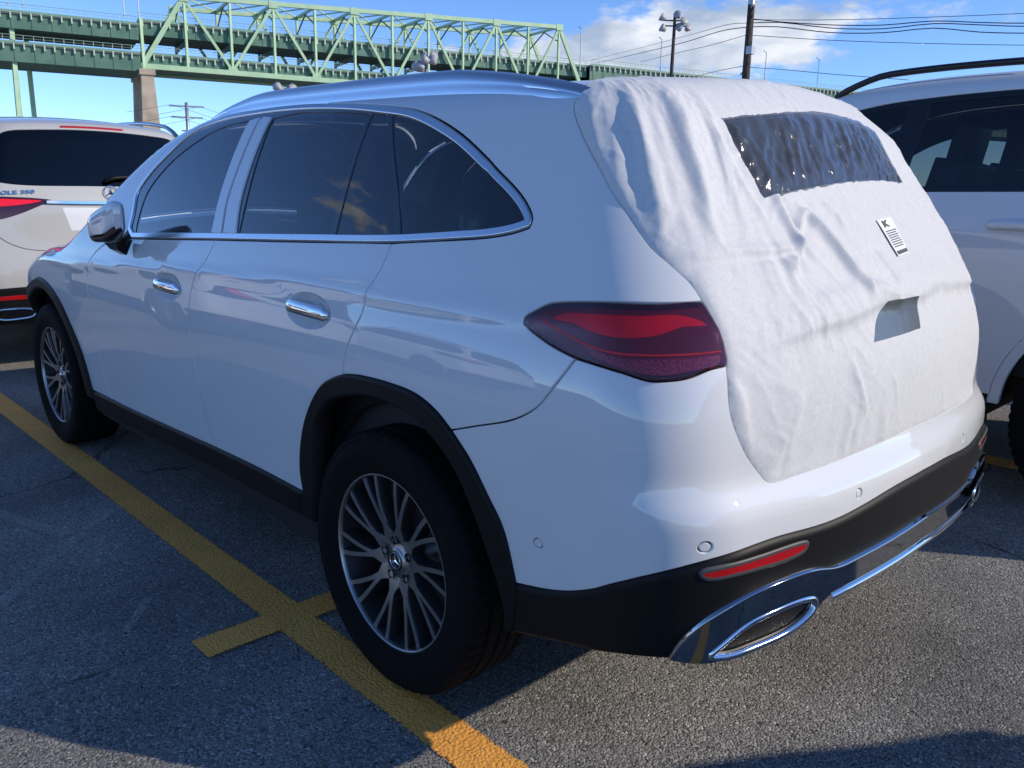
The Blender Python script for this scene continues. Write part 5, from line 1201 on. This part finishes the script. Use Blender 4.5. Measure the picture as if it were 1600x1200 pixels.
def build_cloth():
    B = GB; f = FE
    M['cloth'] = cloth_mat()
    M['film_clear'] = glass_mat('crinkled_clear_film', (.52, .54, .55), 1.15, (60, .6, .003, (1, 1, .30)), .10, .11, (.55, .56, .57))
    M['film_grey'] = simple('grey_film', (.10, .115, .118), .28, coat=.5, coat_r=.15, bump=(60, .3, .002))
    car = bpy.data.objects['parked_car']
    tg = panel(B, CO, 'tailgate', M['paint'], car, g=.05, off=-.003, gap=.003)
    win = cr([f['win'][0], f['win'][1], f['win'][2], f['win'][3], (-1.50, 1.522), (-1.66, 1.523), (-1.745, 1.508)], .012)
    wo = dedupe(np.concatenate([win, cr([(-1.745, 1.508), (-1.752, 1.43), (-1.762, 1.364)], .012), cr([(-1.762, 1.364), (-1.42, 1.352), (-1.101, 1.330), (-.938, 1.314)], .012), cr([(-.938, 1.314), (-.928, 1.388), (-.914, 1.487)], .012)]))
    panel(B, inset(wo[::-1] if area(wo) < 0 else wo, -.06), 'rear_screen', M['gloss_black'], tg, off=.001, gap=0, g=.05)
    po = loop([f['patch'][0], f['patch'][1]], [f['patch'][1], (-1.41, 1.06), f['patch'][2]], [f['patch'][2], f['patch'][3]], [f['patch'][3], (-1.175, 1.065), f['patch'][0]])
    cv = panel(B, CO, 'tailgate_cover', M['cloth'], None, g=.0066, gap=-.004, bevel=.003, depth=.003, disp=cloth_disp, holes=[wo, po], hole_gap=0.)
    tag(cv, 'white crinkled cloth cover wrapped over the tailgate of the white SUV', 'cover')
    def crinkle(u, t):
        D = 0*u
        for k, (an, fr, am) in enumerate(((-62, 26, .0075), (-75, 44, .0045), (-40, 38, .0045), (20, 30, .0022), (-85, 80, .0014))):
            ca, sa = math.cos(R(an)), math.sin(R(an)); al, ac = u*ca+t*sa, -u*sa+t*ca
            n_ = vnoise(al*fr*.22+k*3.1, ac*fr+k*5.7+1.5*fbm(u*10+k, t*10, 2, 160+k), 190+k); D = D+am*(1-np.abs(2*n_-1))**1.5
        de = np.sqrt(np.min((u[:, None]-wo[None, :, 0])**2+(t[:, None]-wo[None, :, 1])**2, 1))
        return (D-.0050*worley(u*22+t*12, t*34-u*9, 171))*(1-np.exp(-de/.02))
    panel(B, wo, 'clear_window', M['film_clear'], cv, g=.0075, gap=-.012, bevel=.002, depth=.001, off=.004, disp=lambda u, t: cloth_disp(u, t, .4)*.25+crinkle(u, t))
    panel(B, po, 'grey_window', M['film_grey'], cv, g=.014, gap=-.010, bevel=.002, depth=.001, off=-.001, disp=lambda u, t: cloth_disp(u, t, .3))
    # printed tag
    q = [np.array(p) for p in ((-1.372, 1.250), (-1.480, 1.258), (-1.472, 1.178), (-1.392, 1.172))]
    def lab(a, b, o):
        a, b = np.asarray(a, float)[:, None], np.asarray(b, float)[:, None]
        uv = (q[0]*(1-a)+q[1]*a)*(1-b)+(q[3]*(1-a)+q[2]*a)*b
        X = B.pt(uv[:, 0], uv[:, 1]); N = B.grad(X); return X+N*(cloth_disp(uv[:, 0], uv[:, 1], .0)+.0035+o)[:, None]
    n = 8; A, Bq = np.meshgrid(np.linspace(0, 1, n), np.linspace(0, 1, n), indexing='ij'); V = lab(A.ravel(), Bq.ravel(), .0005)
    tg2 = mesh('tag', V, [(i*n+j, i*n+j+1, (i+1)*n+j+1, (i+1)*n+j) for i in range(n-1) for j in range(n-1)], simple('tag_paper', (.78, .78, .78), .6), cv)
    ink = simple('ink', (.06, .06, .065), .7)
    def wrap(o, cx, cy, sx, sy):
        for v in o.data.vertices:
            v.co = Vector(lab([cx+v.co.x*sx], [cy-v.co.y*sy], .0018)[0])
    o = text_mesh('tag_print', 'K', 1.0, ink, tg2, 0, .03); wrap(o, .38, .16, .55, .26)
    random.seed(4); V = []; F = []
    for r_ in range(8):
        b = .34+r_*.06; a = .12
        while a < .80:
            w = random.uniform(.05, .16); k = len(V)
            V += [(a, b), (min(a+w, .88), b), (min(a+w, .88), b+.026), (a, b+.026)]; F.append((k, k+1, k+2, k+3)); a += w+.035
    k = len(V); V += [(.08, .88), (.92, .88), (.92, .97), (.08, .97)]; F.append((k, k+1, k+2, k+3))
    V = np.array(V); mesh('tag_print', lab(V[:, 0], V[:, 1], .0018), F, ink, tg2)
def cloth_mat():
    m, nt, bs = new_mat('nonwoven_cloth'); N = nt.nodes; L = nt.links
    tc = N.new('ShaderNodeTexCoord')
    n1 = N.new('ShaderNodeTexNoise'); n1.inputs['Scale'].default_value = 90; n1.inputs['Detail'].default_value = 6; n1.inputs['Roughness'].default_value = .7; n1.inputs['Distortion'].default_value = .8
    n2 = N.new('ShaderNodeTexVoronoi'); n2.inputs['Scale'].default_value = 420
    L.new(tc.outputs['Object'], n1.inputs['Vector']); L.new(tc.outputs['Object'], n2.inputs['Vector'])
    ad = N.new('ShaderNodeMath'); ad.operation = 'MULTIPLY_ADD'; ad.inputs[1].default_value = .12; L.new(n2.outputs[0], ad.inputs[0]); L.new(n1.outputs[0], ad.inputs[2])
    b = N.new('ShaderNodeBump'); b.inputs['Strength'].default_value = .3; b.inputs['Distance'].default_value = .0016; L.new(ad.outputs[0], b.inputs['Height']); L.new(b.outputs[0], bs.inputs['Normal'])
    rp = N.new('ShaderNodeMapRange'); rp.inputs['From Min'].default_value = .3; rp.inputs['From Max'].default_value = .7; rp.inputs['To Min'].default_value = .58; rp.inputs['To Max'].default_value = .69
    L.new(n1.outputs[0], rp.inputs['Value'])
    cb = N.new('ShaderNodeCombineColor'); L.new(rp.outputs[0], cb.inputs[0]); L.new(rp.outputs[0], cb.inputs[1]); L.new(rp.outputs[0], cb.inputs[2])
    L.new(cb.outputs[0], bs.inputs['Base Color']); bs.inputs['Roughness'].default_value = .62; bs.inputs['Specular IOR Level'].default_value = .25
    bs.inputs['Sheen Weight'].default_value = .15
    return m
build_cloth()
# ------------------------------------------------------------------ the larger white SUVs parked around
def gle_body():
    return Body(
     P=[(.15,.86),(.25,.90),(.4,.935),(.6,.952),(.8,.964),(1.0,.966),(1.1,.957),(1.2,.93),(1.27,.902),(1.4,.852),(1.55,.785),(1.68,.715),(1.78,.645),(1.85,.59)],
     Rr=[(.15,.86),(.3,.94),(.45,1.0),(.6,1.02),(.75,1.018),(.85,.995),(1.0,.975),(1.2,.95),(1.3,.91),(1.45,.835),(1.6,.75),(1.7,.695),(1.8,.64)],
     T=[(-.9,1.60),(-.7,1.695),(-.4,1.755),(0,1.785),(.5,1.80),(1.0,1.795),(1.3,1.77),(1.6,1.705),(1.9,1.585),(2.2,1.43),(2.5,1.285),(2.7,1.225),(2.9,1.20),(3.2,1.16),(3.5,1.09),(3.75,.96),(3.88,.8)],
     Fr=[(.15,3.7),(.3,3.83),(.5,3.9),(.7,3.91),(.85,3.87),(1.0,3.75),(1.2,3.65)],kR=.15,cr=.11,rc=.17,rt=.08,tapR=(.3,.07,.06),tapF=(2.5,.10),xc=-.2,xf=2.75,yc=.4,zc=1.2)
def build_suv():
    B = gle_body(); car = empty('parked_car'); wh = M['paint']; bl = M['black_plastic']
    bt = [(-.56, 1.312), (-.3, 1.297), (.2, 1.278), (1.0, 1.262), (1.6, 1.248), (2.03, 1.238)]
    up = [(2.03, 1.238), (1.93, 1.33), (1.72, 1.46), (1.48, 1.575), (1.22, 1.638), (.9, 1.668), (.4, 1.683), (-.1, 1.675), (-.36, 1.642), (-.53, 1.575), (-.63, 1.47), (-.63, 1.37), (-.56, 1.312)]
    dlo = loop(sq(B, bt), sq(B, up))
    def arc(cx, r, a0, a1, n=15): return [(cx+r*math.cos(R(a)), .40+r*math.sin(R(a))) for a in np.linspace(a0, a1, n)]
    ra = sq(B, arc(0, .475, 2, 172)); fa = sq(B, arc(2.995, .475, 2, 178)); q = math.pi/2*B.rr; mid = -q-B.yc
    hy = [(.60, 1.725), (.685, 1.60), (.745, 1.45), (.785, 1.33), (.80, 1.235)]; hl = [(.80, 1.235), (.775, 1.19), (.755, 1.06), (.72, .95), (.60, .875), (.40, .85), (0, .845)]
    hE = rq(B, hy); hL = rq(B, hl)
    rail = [yut(B, x, y) for x, y in ((-.55, .64), (0, .636), (.6, .634), (1.1, .636), (1.45, .645), (1.7, .668), (1.9, .70), (2.1, .745), (2.2, .77))]
    gr = sq(B, [(.0, 1.285), (.01, 1.15), (.08, 1.02), (.22, .93), (.33, .80), (.36, .71)]); gm = sq(B, [(1.03, 1.262), (1.08, 1.1), (1.11, .9), (1.06, .65), (1.02, .45)])
    gf = sq(B, [(2.06, 1.236), (2.22, 1.12), (2.27, .95), (2.24, .7), (2.15, .45)]); sill = sq(B, [(2.50, .43), (2.15, .44), (1.02, .45), (.475, .45)])
    ra_top = ra[:]                                    # runs front -> rear
    k36 = min(range(len(ra)), key=lambda i: abs(ra[i][0]-gr[-1][0])+abs(ra[i][1]-gr[-1][1])); kb = len(ra)-5
    bgap = [ra[kb]]+rq(B, [(.905, .90), (.88, 1.0), (.862, 1.06)])
    hole_r = loop(ra+sq(B, [(-.47, .3)]), sq(B, [(-.47, .3), (.475, .3)]), sq(B, [(.475, .3), (.475, .42)]))
    panel(B, loop([(mid, .42), (-.42, .40)], ra[::-1]+[sut(B, .475, .32)], [sut(B, .475, .32), sut(B, 2.5, .32)], fa[::-1]+[sut(B, 3.47, .32)], [sut(B, 3.47, .32), (B.xf-B.xc+q+B.yc, .32)], [(B.xf-B.xc+q+B.yc, .32), (B.xf-B.xc+q+B.yc, .85)],
                  [(B.xf-B.xc+q+B.yc, .85), (3.4, 1.0), (2.8, 1.1), (2.4, 1.2)], [(2.4, 1.2), (2.25, 1.36), (2.0, 1.62), (1.85, 1.70)], [(1.85, 1.70), (1.5, 1.74), (mid, 1.76)], [(mid, 1.76), (mid, .42)], step=.04),
          'body_structure', M['gap'], car, off=-.02, gap=0, g=.08, holes=[inset(dlo if area(dlo) > 0 else dlo[::-1], .03)], depth=.004, mirror=True)
    lightb = rq(B, [(.862, 1.06), (.90, 1.075)]); 
    quarter = loop(gr, ra[k36:kb+1], bgap, [bgap[-1]]+rq(B, [(.80, 1.05)])[:0]+[hL[2]], [hL[2], hL[1], hL[0]], hE[::-1], [hE[0], rail[0]], rail, [rail[-1], (2.3, 1.24), (2.25, 1.225)]+sq(B, up)[:1], sq(B, up), sq(B, bt)[:3])
    panel(B, quarter, 'quarter_panel', wh, car, mirror=True)
    panel(B, loop(gr, ra[:k36+1][::-1], [ra[0], sill[-1]], sill[2:][::-1], gm[::-1], sq(B, bt)[2:4][::-1]), 'rear_door', wh, car, mirror=True)
    panel(B, loop(gm, [gm[-1], sill[1]], gf[::-1], sq(B, bt)[3:][::-1]), 'front_door', wh, car, mirror=True)
    hood_e = [yut(B, x, y) for x, y in ((3.6, .70), (3.3, .755), (2.9, .79), (2.6, .81), (2.4, .82))]
    panel(B, loop(gf, [gf[-1], sill[0]], fa[::-1][2:12], [fa[::-1][11], (3.72, .93), hood_e[0]], hood_e, [hood_e[-1], (2.3, 1.24), gf[0]]), 'front_fender', wh, car, mirror=True)
    e_ = B.xf-B.xc+q+B.yc
    panel(B, loop(fa[:4][::-1], [fa[0], (3.9, .32), (e_, .32)], [(e_, .32), (e_, .85)], [(e_, .85), (3.9, .90), fa[3]]), 'front_bumper', wh, car, mirror=True)
    top_panel(B, (2.62, 3.80), lambda x: float(np.interp(x, [2.6, 3.3, 3.6, 3.8], [.80, .745, .69, .58])), 'hood', wh, car)
    top_panel(B, (-.66, 1.50), lambda x: .625, 'roof', wh, car)
    top_panel(B, (1.51, 2.60), lambda x: float(np.interp(x, [1.5, 1.9, 2.3, 2.6], [.625, .69, .78, .81])), 'windshield', M['glass_front'], car, thick=.003)
    # tailgate with its screen
    hT = np.concatenate([cr(hE), cr(hL)]); hTm = np.array(mir(B, hT)); tp = cr([hE[0]]+rq(B, [(.4, 1.745), (0, 1.755)]))
    ho = dedupe(np.concatenate([hT, hTm, np.array(mir(B, tp))[::-1], tp[::-1]]))
    ws = rq(B, [(.735, 1.315), (.71, 1.40), (.655, 1.54), (.60, 1.615), (.52, 1.648), (.25, 1.668), (0, 1.674)]); wb = rq(B, [(.735, 1.315), (.6, 1.290), (0, 1.284)])
    wo = dedupe(np.concatenate([cr(ws), np.array(mir(B, cr(ws))), np.array(mir(B, cr(wb)))[::-1], cr(wb)[::-1]]))
    tg = panel(B, ho, 'tailgate', wh, car, holes=[wo], hole_gap=0.)
    panel(B, wo, 'rear_screen', M['glass_screen'], tg, off=-.006, gap=-.004, g=.04, depth=.004)
    panel(B, dedupe(np.concatenate([cr(rq(B, [(.21, 1.688), (0, 1.692), (-.21, 1.688)])), cr(rq(B, [(-.21, 1.678), (0, 1.682), (.21, 1.678)]))])), 'brake_light', M['reflector'], tg, off=.008, gap=0, g=.03)
    sweep(B, rq(B, [(.42, 1.176), (.2, 1.172), (0, 1.171), (-.2, 1.172), (-.42, 1.176)]), [(-.012, .002), (-.012, .02), (.006, .022), (.012, .006)], 'grip_strip', M['chrome'], tg)
    panel(B, loop(rq(B, [(.33, 1.140), (0, 1.138), (-.33, 1.140)]), rq(B, [(-.33, 1.140), (-.29, .985)]), rq(B, [(-.29, .985), (0, .983), (.29, .985)]), rq(B, [(.29, .985), (.33, 1.140)])), 'plate_recess', M['recess'], tg, off=.0015, gap=0)
    for s_ in (0, 1):
        tl = [(.385, 1.186), (.46, 1.199), (.60, 1.207), (.76, 1.210), (.87, 1.200), (.93, 1.160), (.945, 1.10), (.90, 1.055), (.80, 1.052), (.70, 1.063), (.58, 1.10), (.46, 1.152)]
        pts = cr(rq(B, tl), .012, True); rd = cr(rq(B, [(.45, 1.183), (.60, 1.192), (.76, 1.194), (.86, 1.182), (.90, 1.15), (.80, 1.14), (.65, 1.148), (.52, 1.165)]), .012, True)
        if s_: pts = np.array(mir(B, pts)); rd = np.array(mir(B, rd))
        h = panel(B, pts, 'tail_light', M['lens_black'], car, off=.004, gap=0, g=.03)
        panel(B, rd, 'red_lens', M['lens_red'], h, off=.0065, gap=0, g=.03)
    st = star_mesh(.047, 'emblem', M['chrome'], tg, True, .005); X = B.pt(np.array([mid]), np.array([B.inv(B.pt(np.array([mid]), np.array([1.225])))[1][0]]))[0]
    xs = rut(B, 0, 1.238); X = B.pt(np.array([xs[0]]), np.array([xs[1]]))[0]; N_ = B.grad(X[None])[0]
    st.location = Vector(X+N_*.012); st.rotation_euler = (math.asin(N_[2]), 0, math.pi/2)
    wp = [np.array(B.pt(np.array([rut(B, y, z)[0]]), np.array([rut(B, y, z)[1]])))[0]+np.array([-.02, 0, .01]) for y, z in ((.03, 1.315), (-.05, 1.335), (-.16, 1.343), (-.30, 1.340))]
    mb = MB(); mb.tube([tuple(p) for p in wp], [.016, .013, .011, .008], 8); o = mb.build('wiper', M['black_plastic'], tg, True)
    # rear bumper, black lower part
    lt = [[ra[kb]]+bgap[1:], [bgap[-1], hL[2]], hL[2:]]
    lb = [ra[kb:kb+3], [ra[kb+2]]+rq(B, [(.93, .56), (.85, .60), (.6, .615), (0, .615)])]
    top = np.concatenate([cr(s) for s in lt]); bot = np.concatenate([cr(s) for s in lb])
    panel(B, dedupe(np.concatenate([top, np.array(mir(B, top)), np.array(mir(B, bot))[::-1], bot[::-1]])), 'rear_bumper', wh, car)
    b1 = cr(lb[1]); b2 = cr([ra[-1]]+rq(B, [(.90, .36), (.8, .36), (.4, .37), (0, .37)])); sd = cr([ra[kb+2], ra[-1]])
    lo = panel(B, dedupe(np.concatenate([b1, np.array(mir(B, b1)), np.array(mir(B, sd))[::-1], np.array(mir(B, b2))[::-1], b2[::-1], sd[::-1]])), 'lower_bumper', bl, car, off=.008, gap=0, bevel=.01, drop=.008)
    for s_ in (1, -1):
        panel(B, loop(rq(B, [(s_*.82, .553), (s_*.70, .562), (s_*.57, .565)]), rq(B, [(s_*.57, .565), (s_*.57, .538)]), rq(B, [(s_*.57, .538), (s_*.70, .535), (s_*.82, .53)]), rq(B, [(s_*.82, .53), (s_*.82, .553)])), 'rear_reflector', M['reflector'], lo, off=.011, gap=0)
        ex = cr(rq(B, [(s_*.80, .43), (s_*.78, .465), (s_*.70, .475), (s_*.60, .47), (s_*.56, .45), (s_*.58, .42), (s_*.66, .405), (s_*.76, .405)]), .01, True)
        sweep(B, ex, rnd(.009, .014, 9, .006), 'exhaust_tip', M['chrome'], lo, True, raw=True); panel(B, ex, 'exhaust_opening', M['gloss_black'], lo, off=.009, gap=0)
    # side glass
    B1 = [(1.00, 1.268), (1.00, 1.45), (.965, 1.66)]
    def strip(x0b, x0t, x1b, x1t):
        n = 12; tb = np.array(sorted(bt)); ub = np.array(sorted(up)); zb = lambda x: np.interp(x, tb[:, 0], tb[:, 1])+.014
        upc = [p for p in up]; zt = lambda x: np.interp(x, [-.64, -.63, -.53, -.36, -.1, .4, .9, 1.22, 1.48, 1.72, 1.93, 2.03], [1.40, 1.47, 1.575, 1.642, 1.675, 1.683, 1.668, 1.638, 1.575, 1.46, 1.33, 1.238])-.022
        return loop(sq(B, [(x, zb(x)) for x in np.linspace(x0b, x1b, 6)]), sq(B, [(x1b, zb(x1b)), (x1t, zt(x1t))]), sq(B, [(x, zt(x)) for x in np.linspace(x1t, x0t, 7)]), sq(B, [(x0t, zt(x0t)), (x0b, zb(x0b))]))
    hs = []
    for nm, a in (('front_window', (1.09, 1.06, 1.93, 1.72)), ('rear_window', (.13, .13, .99, .96)), ('quarter_window', (-.53, -.50, -.02, -.02))):
        ol = strip(*a); hs.append(ol); panel(B, ol, nm, M['glass_dark'], car, off=-.006, gap=-.006, bevel=.001, depth=.003, mirror=True)
    panel(B, dlo, 'window_surround', M['gloss_black'], car, off=-.002, gap=.003, bevel=.001, holes=hs, hole_gap=0., mirror=True)
    for s_ in (1, -1):
        for hx, hz in ((.46, 1.135), (1.42, 1.125)):
            u = np.linspace(hx+.12, hx-.12, 18)+.2; X = B.pt(u, np.full(18, hz)); N = B.grad(X); s = np.linspace(0, 1, 18); fl = np.array([1, s_, 1.])
            tube_on((X+N*(.030*np.sin(np.pi*s)**.4)[:, None])*fl, .019*np.clip(np.minimum(s, 1-s)*12+.3, 0, 1)**.5, 'door_handle', wh, car, 12, .6, N*fl)
        # raised roof rail
        xs_ = np.linspace(-.60, 1.48, 40); yy = np.interp(xs_, [-.6, 0, 1, 1.48], [.655, .645, .640, .635]); zz = np.array([vz(B, x, y) for x, y in zip(xs_, yy)]); s = np.linspace(0, 1, 40)
        lift = .052*np.clip(np.minimum(s, 1-s)*9, 0, 1)**.7
        P_ = np.stack([xs_, yy*s_, zz+lift], 1); o = tube_on(P_, np.full(40, .019), 'roof_rail', M['rail_silver'], car, 10, .8, np.array([0, 0, 1.]))
        mb = MB(); V = []; F = []; n = 20
        for i in range(9):
            x = 2.02-.24*i/8; th = float(np.interp(i, [0, 2, 6, 8], [.02, .055, .055, .035])); hh = float(np.interp(i, [0, 2, 6, 8], [.03, .07, .085, .07]))
            for k in range(n): a = 2*math.pi*k/n; V.append((x, s_*(1.03+th*math.cos(a)), 1.27+hh*math.sin(a)))
        for i in range(8):
            for k in range(n): F.append((i*n+k, i*n+(k+1) % n, (i+1)*n+(k+1) % n, (i+1)*n+k))
        F += [tuple(range(n)), tuple(8*n+k for k in range(n))]
        o = mesh('side_mirror', V, F, wh, car); fix_normals(o); smooth_angle(o, 50)
        mb = MB(); mb.bar((1.92, s_*.93, 1.20), (1.92, s_*1.02, 1.23), .09, .03); mb.build('mirror_arm', M['gloss_black'], o)
    at = lambda a, c: loop(sq(B, arc(c, .475, 2, 178)), sq(B, [(c-.475, .415), (c-.43, .415)]), sq(B, arc(c, .43, 178, 2)), sq(B, [(c+.43, .415), (c+.475, .415)]))
    for c in (0, 2.995): panel(B, at(0, c), 'wheel_arch_trim', wh, car, off=.006, gap=.003, bevel=.004, drop=.004, depth=.03, g=.02, mirror=True)
    panel(B, loop(sq(B, [(2.50, .428), (1.5, .445), (.48, .448)]), sq(B, [(.48, .448), (.48, .36)]), sq(B, [(.48, .36), (1.5, .35), (2.50, .34)]), sq(B, [(2.50, .34), (2.50, .428)])), 'sill_trim', bl, car, off=.006, gap=0, bevel=.006, drop=.006, depth=.03, mirror=True)
    for x in (0, 2.995):
        for s_ in (1, -1):
            wheel(car, (x, s_*.845, .3835), s_, R(10)+x, 1.055)
            mb = MB(); V = []; F = []; n = 24
            for i in range(n+1):
                a = R(5)+R(170)*i/n
                for y in (.48, .90): V.append((x+.44*math.cos(a), s_*y, .39+.44*math.sin(a)))
                V.append((x+.05*math.cos(a), s_*.48, .39+.05*math.sin(a)))
            for i in range(n): F += [(i*3, i*3+1, i*3+4, i*3+3), (i*3, i*3+3, i*3+5, i*3+2)]
            mb.add(V, F); mb.build('wheel_housing', M['gap'], car, True)
    mb = MB(); mb.box((1.5, 0, .40), (2.0, 1.66, .12)); mb.box((1.5, 0, .46), (4.4, .9, .16)); mb.box((-.66, 0, .50), (.4, 1.4, .16)); mb.build('underbody', M['gap'], car)
    mb = MB(); mb.box((.8, 0, .56), (3.0, 1.5, .04)); mb.box((.8, .84, .86), (2.9, .03, .66)); mb.box((.8, -.84, .86), (2.9, .03, .66)); mb.box((2.1, 0, .98), (.4, 1.5, .40)); mb.build('cabin_floor', M['trim_dark'], car)
    for x, y, w in ((1.15, .40, .50), (1.15, -.40, .50), (.22, .42, .56), (.22, -.42, .56)):
        mb = MB(); mb.box((x+.1, y, .74), (.54, w, .16)); mb.box((x-.19, y, 1.08), (.14, w*.96, .66), Matrix.Rotation(R(-14), 3, 'Y')); mb.box((x-.27, y, 1.48), (.09, .27, .17), Matrix.Rotation(R(-10), 3, 'Y')); mb.box((x-.25, y, 1.36), (.02, .14, .12))
        o = mb.build('seat', M['seat'], car); bev(o, .035)
    return car, tg, B
def badge(B, tg, text):
    o = text_mesh('badge', text, .046, M['chrome'], tg, .003, .001)
    # letters lie on the tailgate, read from behind
    p = rut(B, .575, 1.236); X = B.pt(np.array([p[0]]), np.array([p[1]]))[0]; N = Vector(B.grad(X[None])[0])
    rt = Vector((0, -1, 0)); rt = (rt-N*rt.dot(N)).normalized(); upv = N.cross(rt)
    m = Matrix((rt*1.25, upv*.78, N)).transposed().to_4x4(); m.translation = Vector(X)+N*.006
    o.matrix_local = m; return o
M['glass_screen'] = glass_mat('rear_screen_glass', (.10, .12, .13), 1.2)
M['paint_silver'] = simple('silver_white_paint', (.47, .465, .445), .5, coat=1.0, coat_r=.012, spec=.15)
M['rail_silver'] = simple('rail_aluminium', (.5, .53, .56), .25, 1.0)
M['rail_black'] = simple('rail_black', (.012, .012, .013), .25)
M['recess'] = simple('recess_white', (.72, .73, .74), .4, coat=.6)
def build_suvs():
    suv, tg, B = build_suv()
    spots = [((5.57, -.02, 0), 0, 'silver-white SUV parked nose to tail ahead of the cloth-covered car', 'GLE 350', 1.0),
             ((-1.05, -2.885, 0), 0, 'tall white SUV with black roof rails beside the cloth-covered car', 'GLS 450', 1.08),
             ((-2.3, -6.5, 0), 0, 'unseen white SUV added beyond the tall SUV with black roof rails to shade the ground', 'GLE 350', 1.0),  # out of view, added to keep sun off the ground under the tall SUV
             ((5.6, -3.6, 0), 0, 'white SUV seen only through the cabin glass of the cloth-covered car', 'GLE 450', 1.0),
             ((5.75, 3.6, 0), 0, 'white SUV one stall over, mirrored in the front door of the cloth-covered car', 'GLE 350', 1.0),
             ((5.5, 7.2, 0), 0, 'white SUV two stalls over, mirrored in the rear door of the cloth-covered car', 'GLE 350', 1.0),
             ((-4.02, -1.02, 0), R(147.7), 'white SUV behind the camera that throws the shadow on the grey asphalt', 'GLE 350', 1.0)]
    cars = []
    for i, (loc, rz, lab, bd, sc) in enumerate(spots):
        c = suv if i == 0 else copy_tree(suv)
        c.location = loc; c.rotation_euler = (0, 0, rz); c.scale = (1, 1, sc); tag(c, lab, 'car', 'white SUVs parked in rows'); cars.append((c, bd))
    for c, bd in cars:
        t = [k for k in c.children if k.name.startswith('tailgate')][0]
        badge(B, t, bd)
    dot = panel(B, ellipse(rut(B, .675, 1.525), .014, .014, 16), 'sticker', simple('green_sticker', (.02, .42, .22), .5), [k for k in suv.children if k.name.startswith('tailgate')][0], off=.001, gap=0, g=.02, depth=.0005)
    stk = panel(B, loop(sq(B, [(.50, 1.722), (.36, 1.722)]), sq(B, [(.36, 1.722), (.36, 1.706)]), sq(B, [(.36, 1.706), (.50, 1.706)]), sq(B, [(.50, 1.706), (.50, 1.722)])), 'sticker', noisy('printed_sticker', (.10, .10, .11), (.62, .63, .64), 90, .5, lo=.45, hi=.55), cars[1][0], off=.0015, gap=0, g=.03, depth=.0005)
    def silver(o):
        if o.type == 'MESH':
            for s_ in o.material_slots:
                if s_.material == M['paint']: s_.link = 'OBJECT'; s_.material = M['paint_silver']
        for c in o.children: silver(c)
    silver(suv)
    for k in cars[1][0].children:
        if k.name.startswith('roof_rail'): k.material_slots[0].link = 'OBJECT'; k.material_slots[0].material = M['rail_black']
build_suvs()
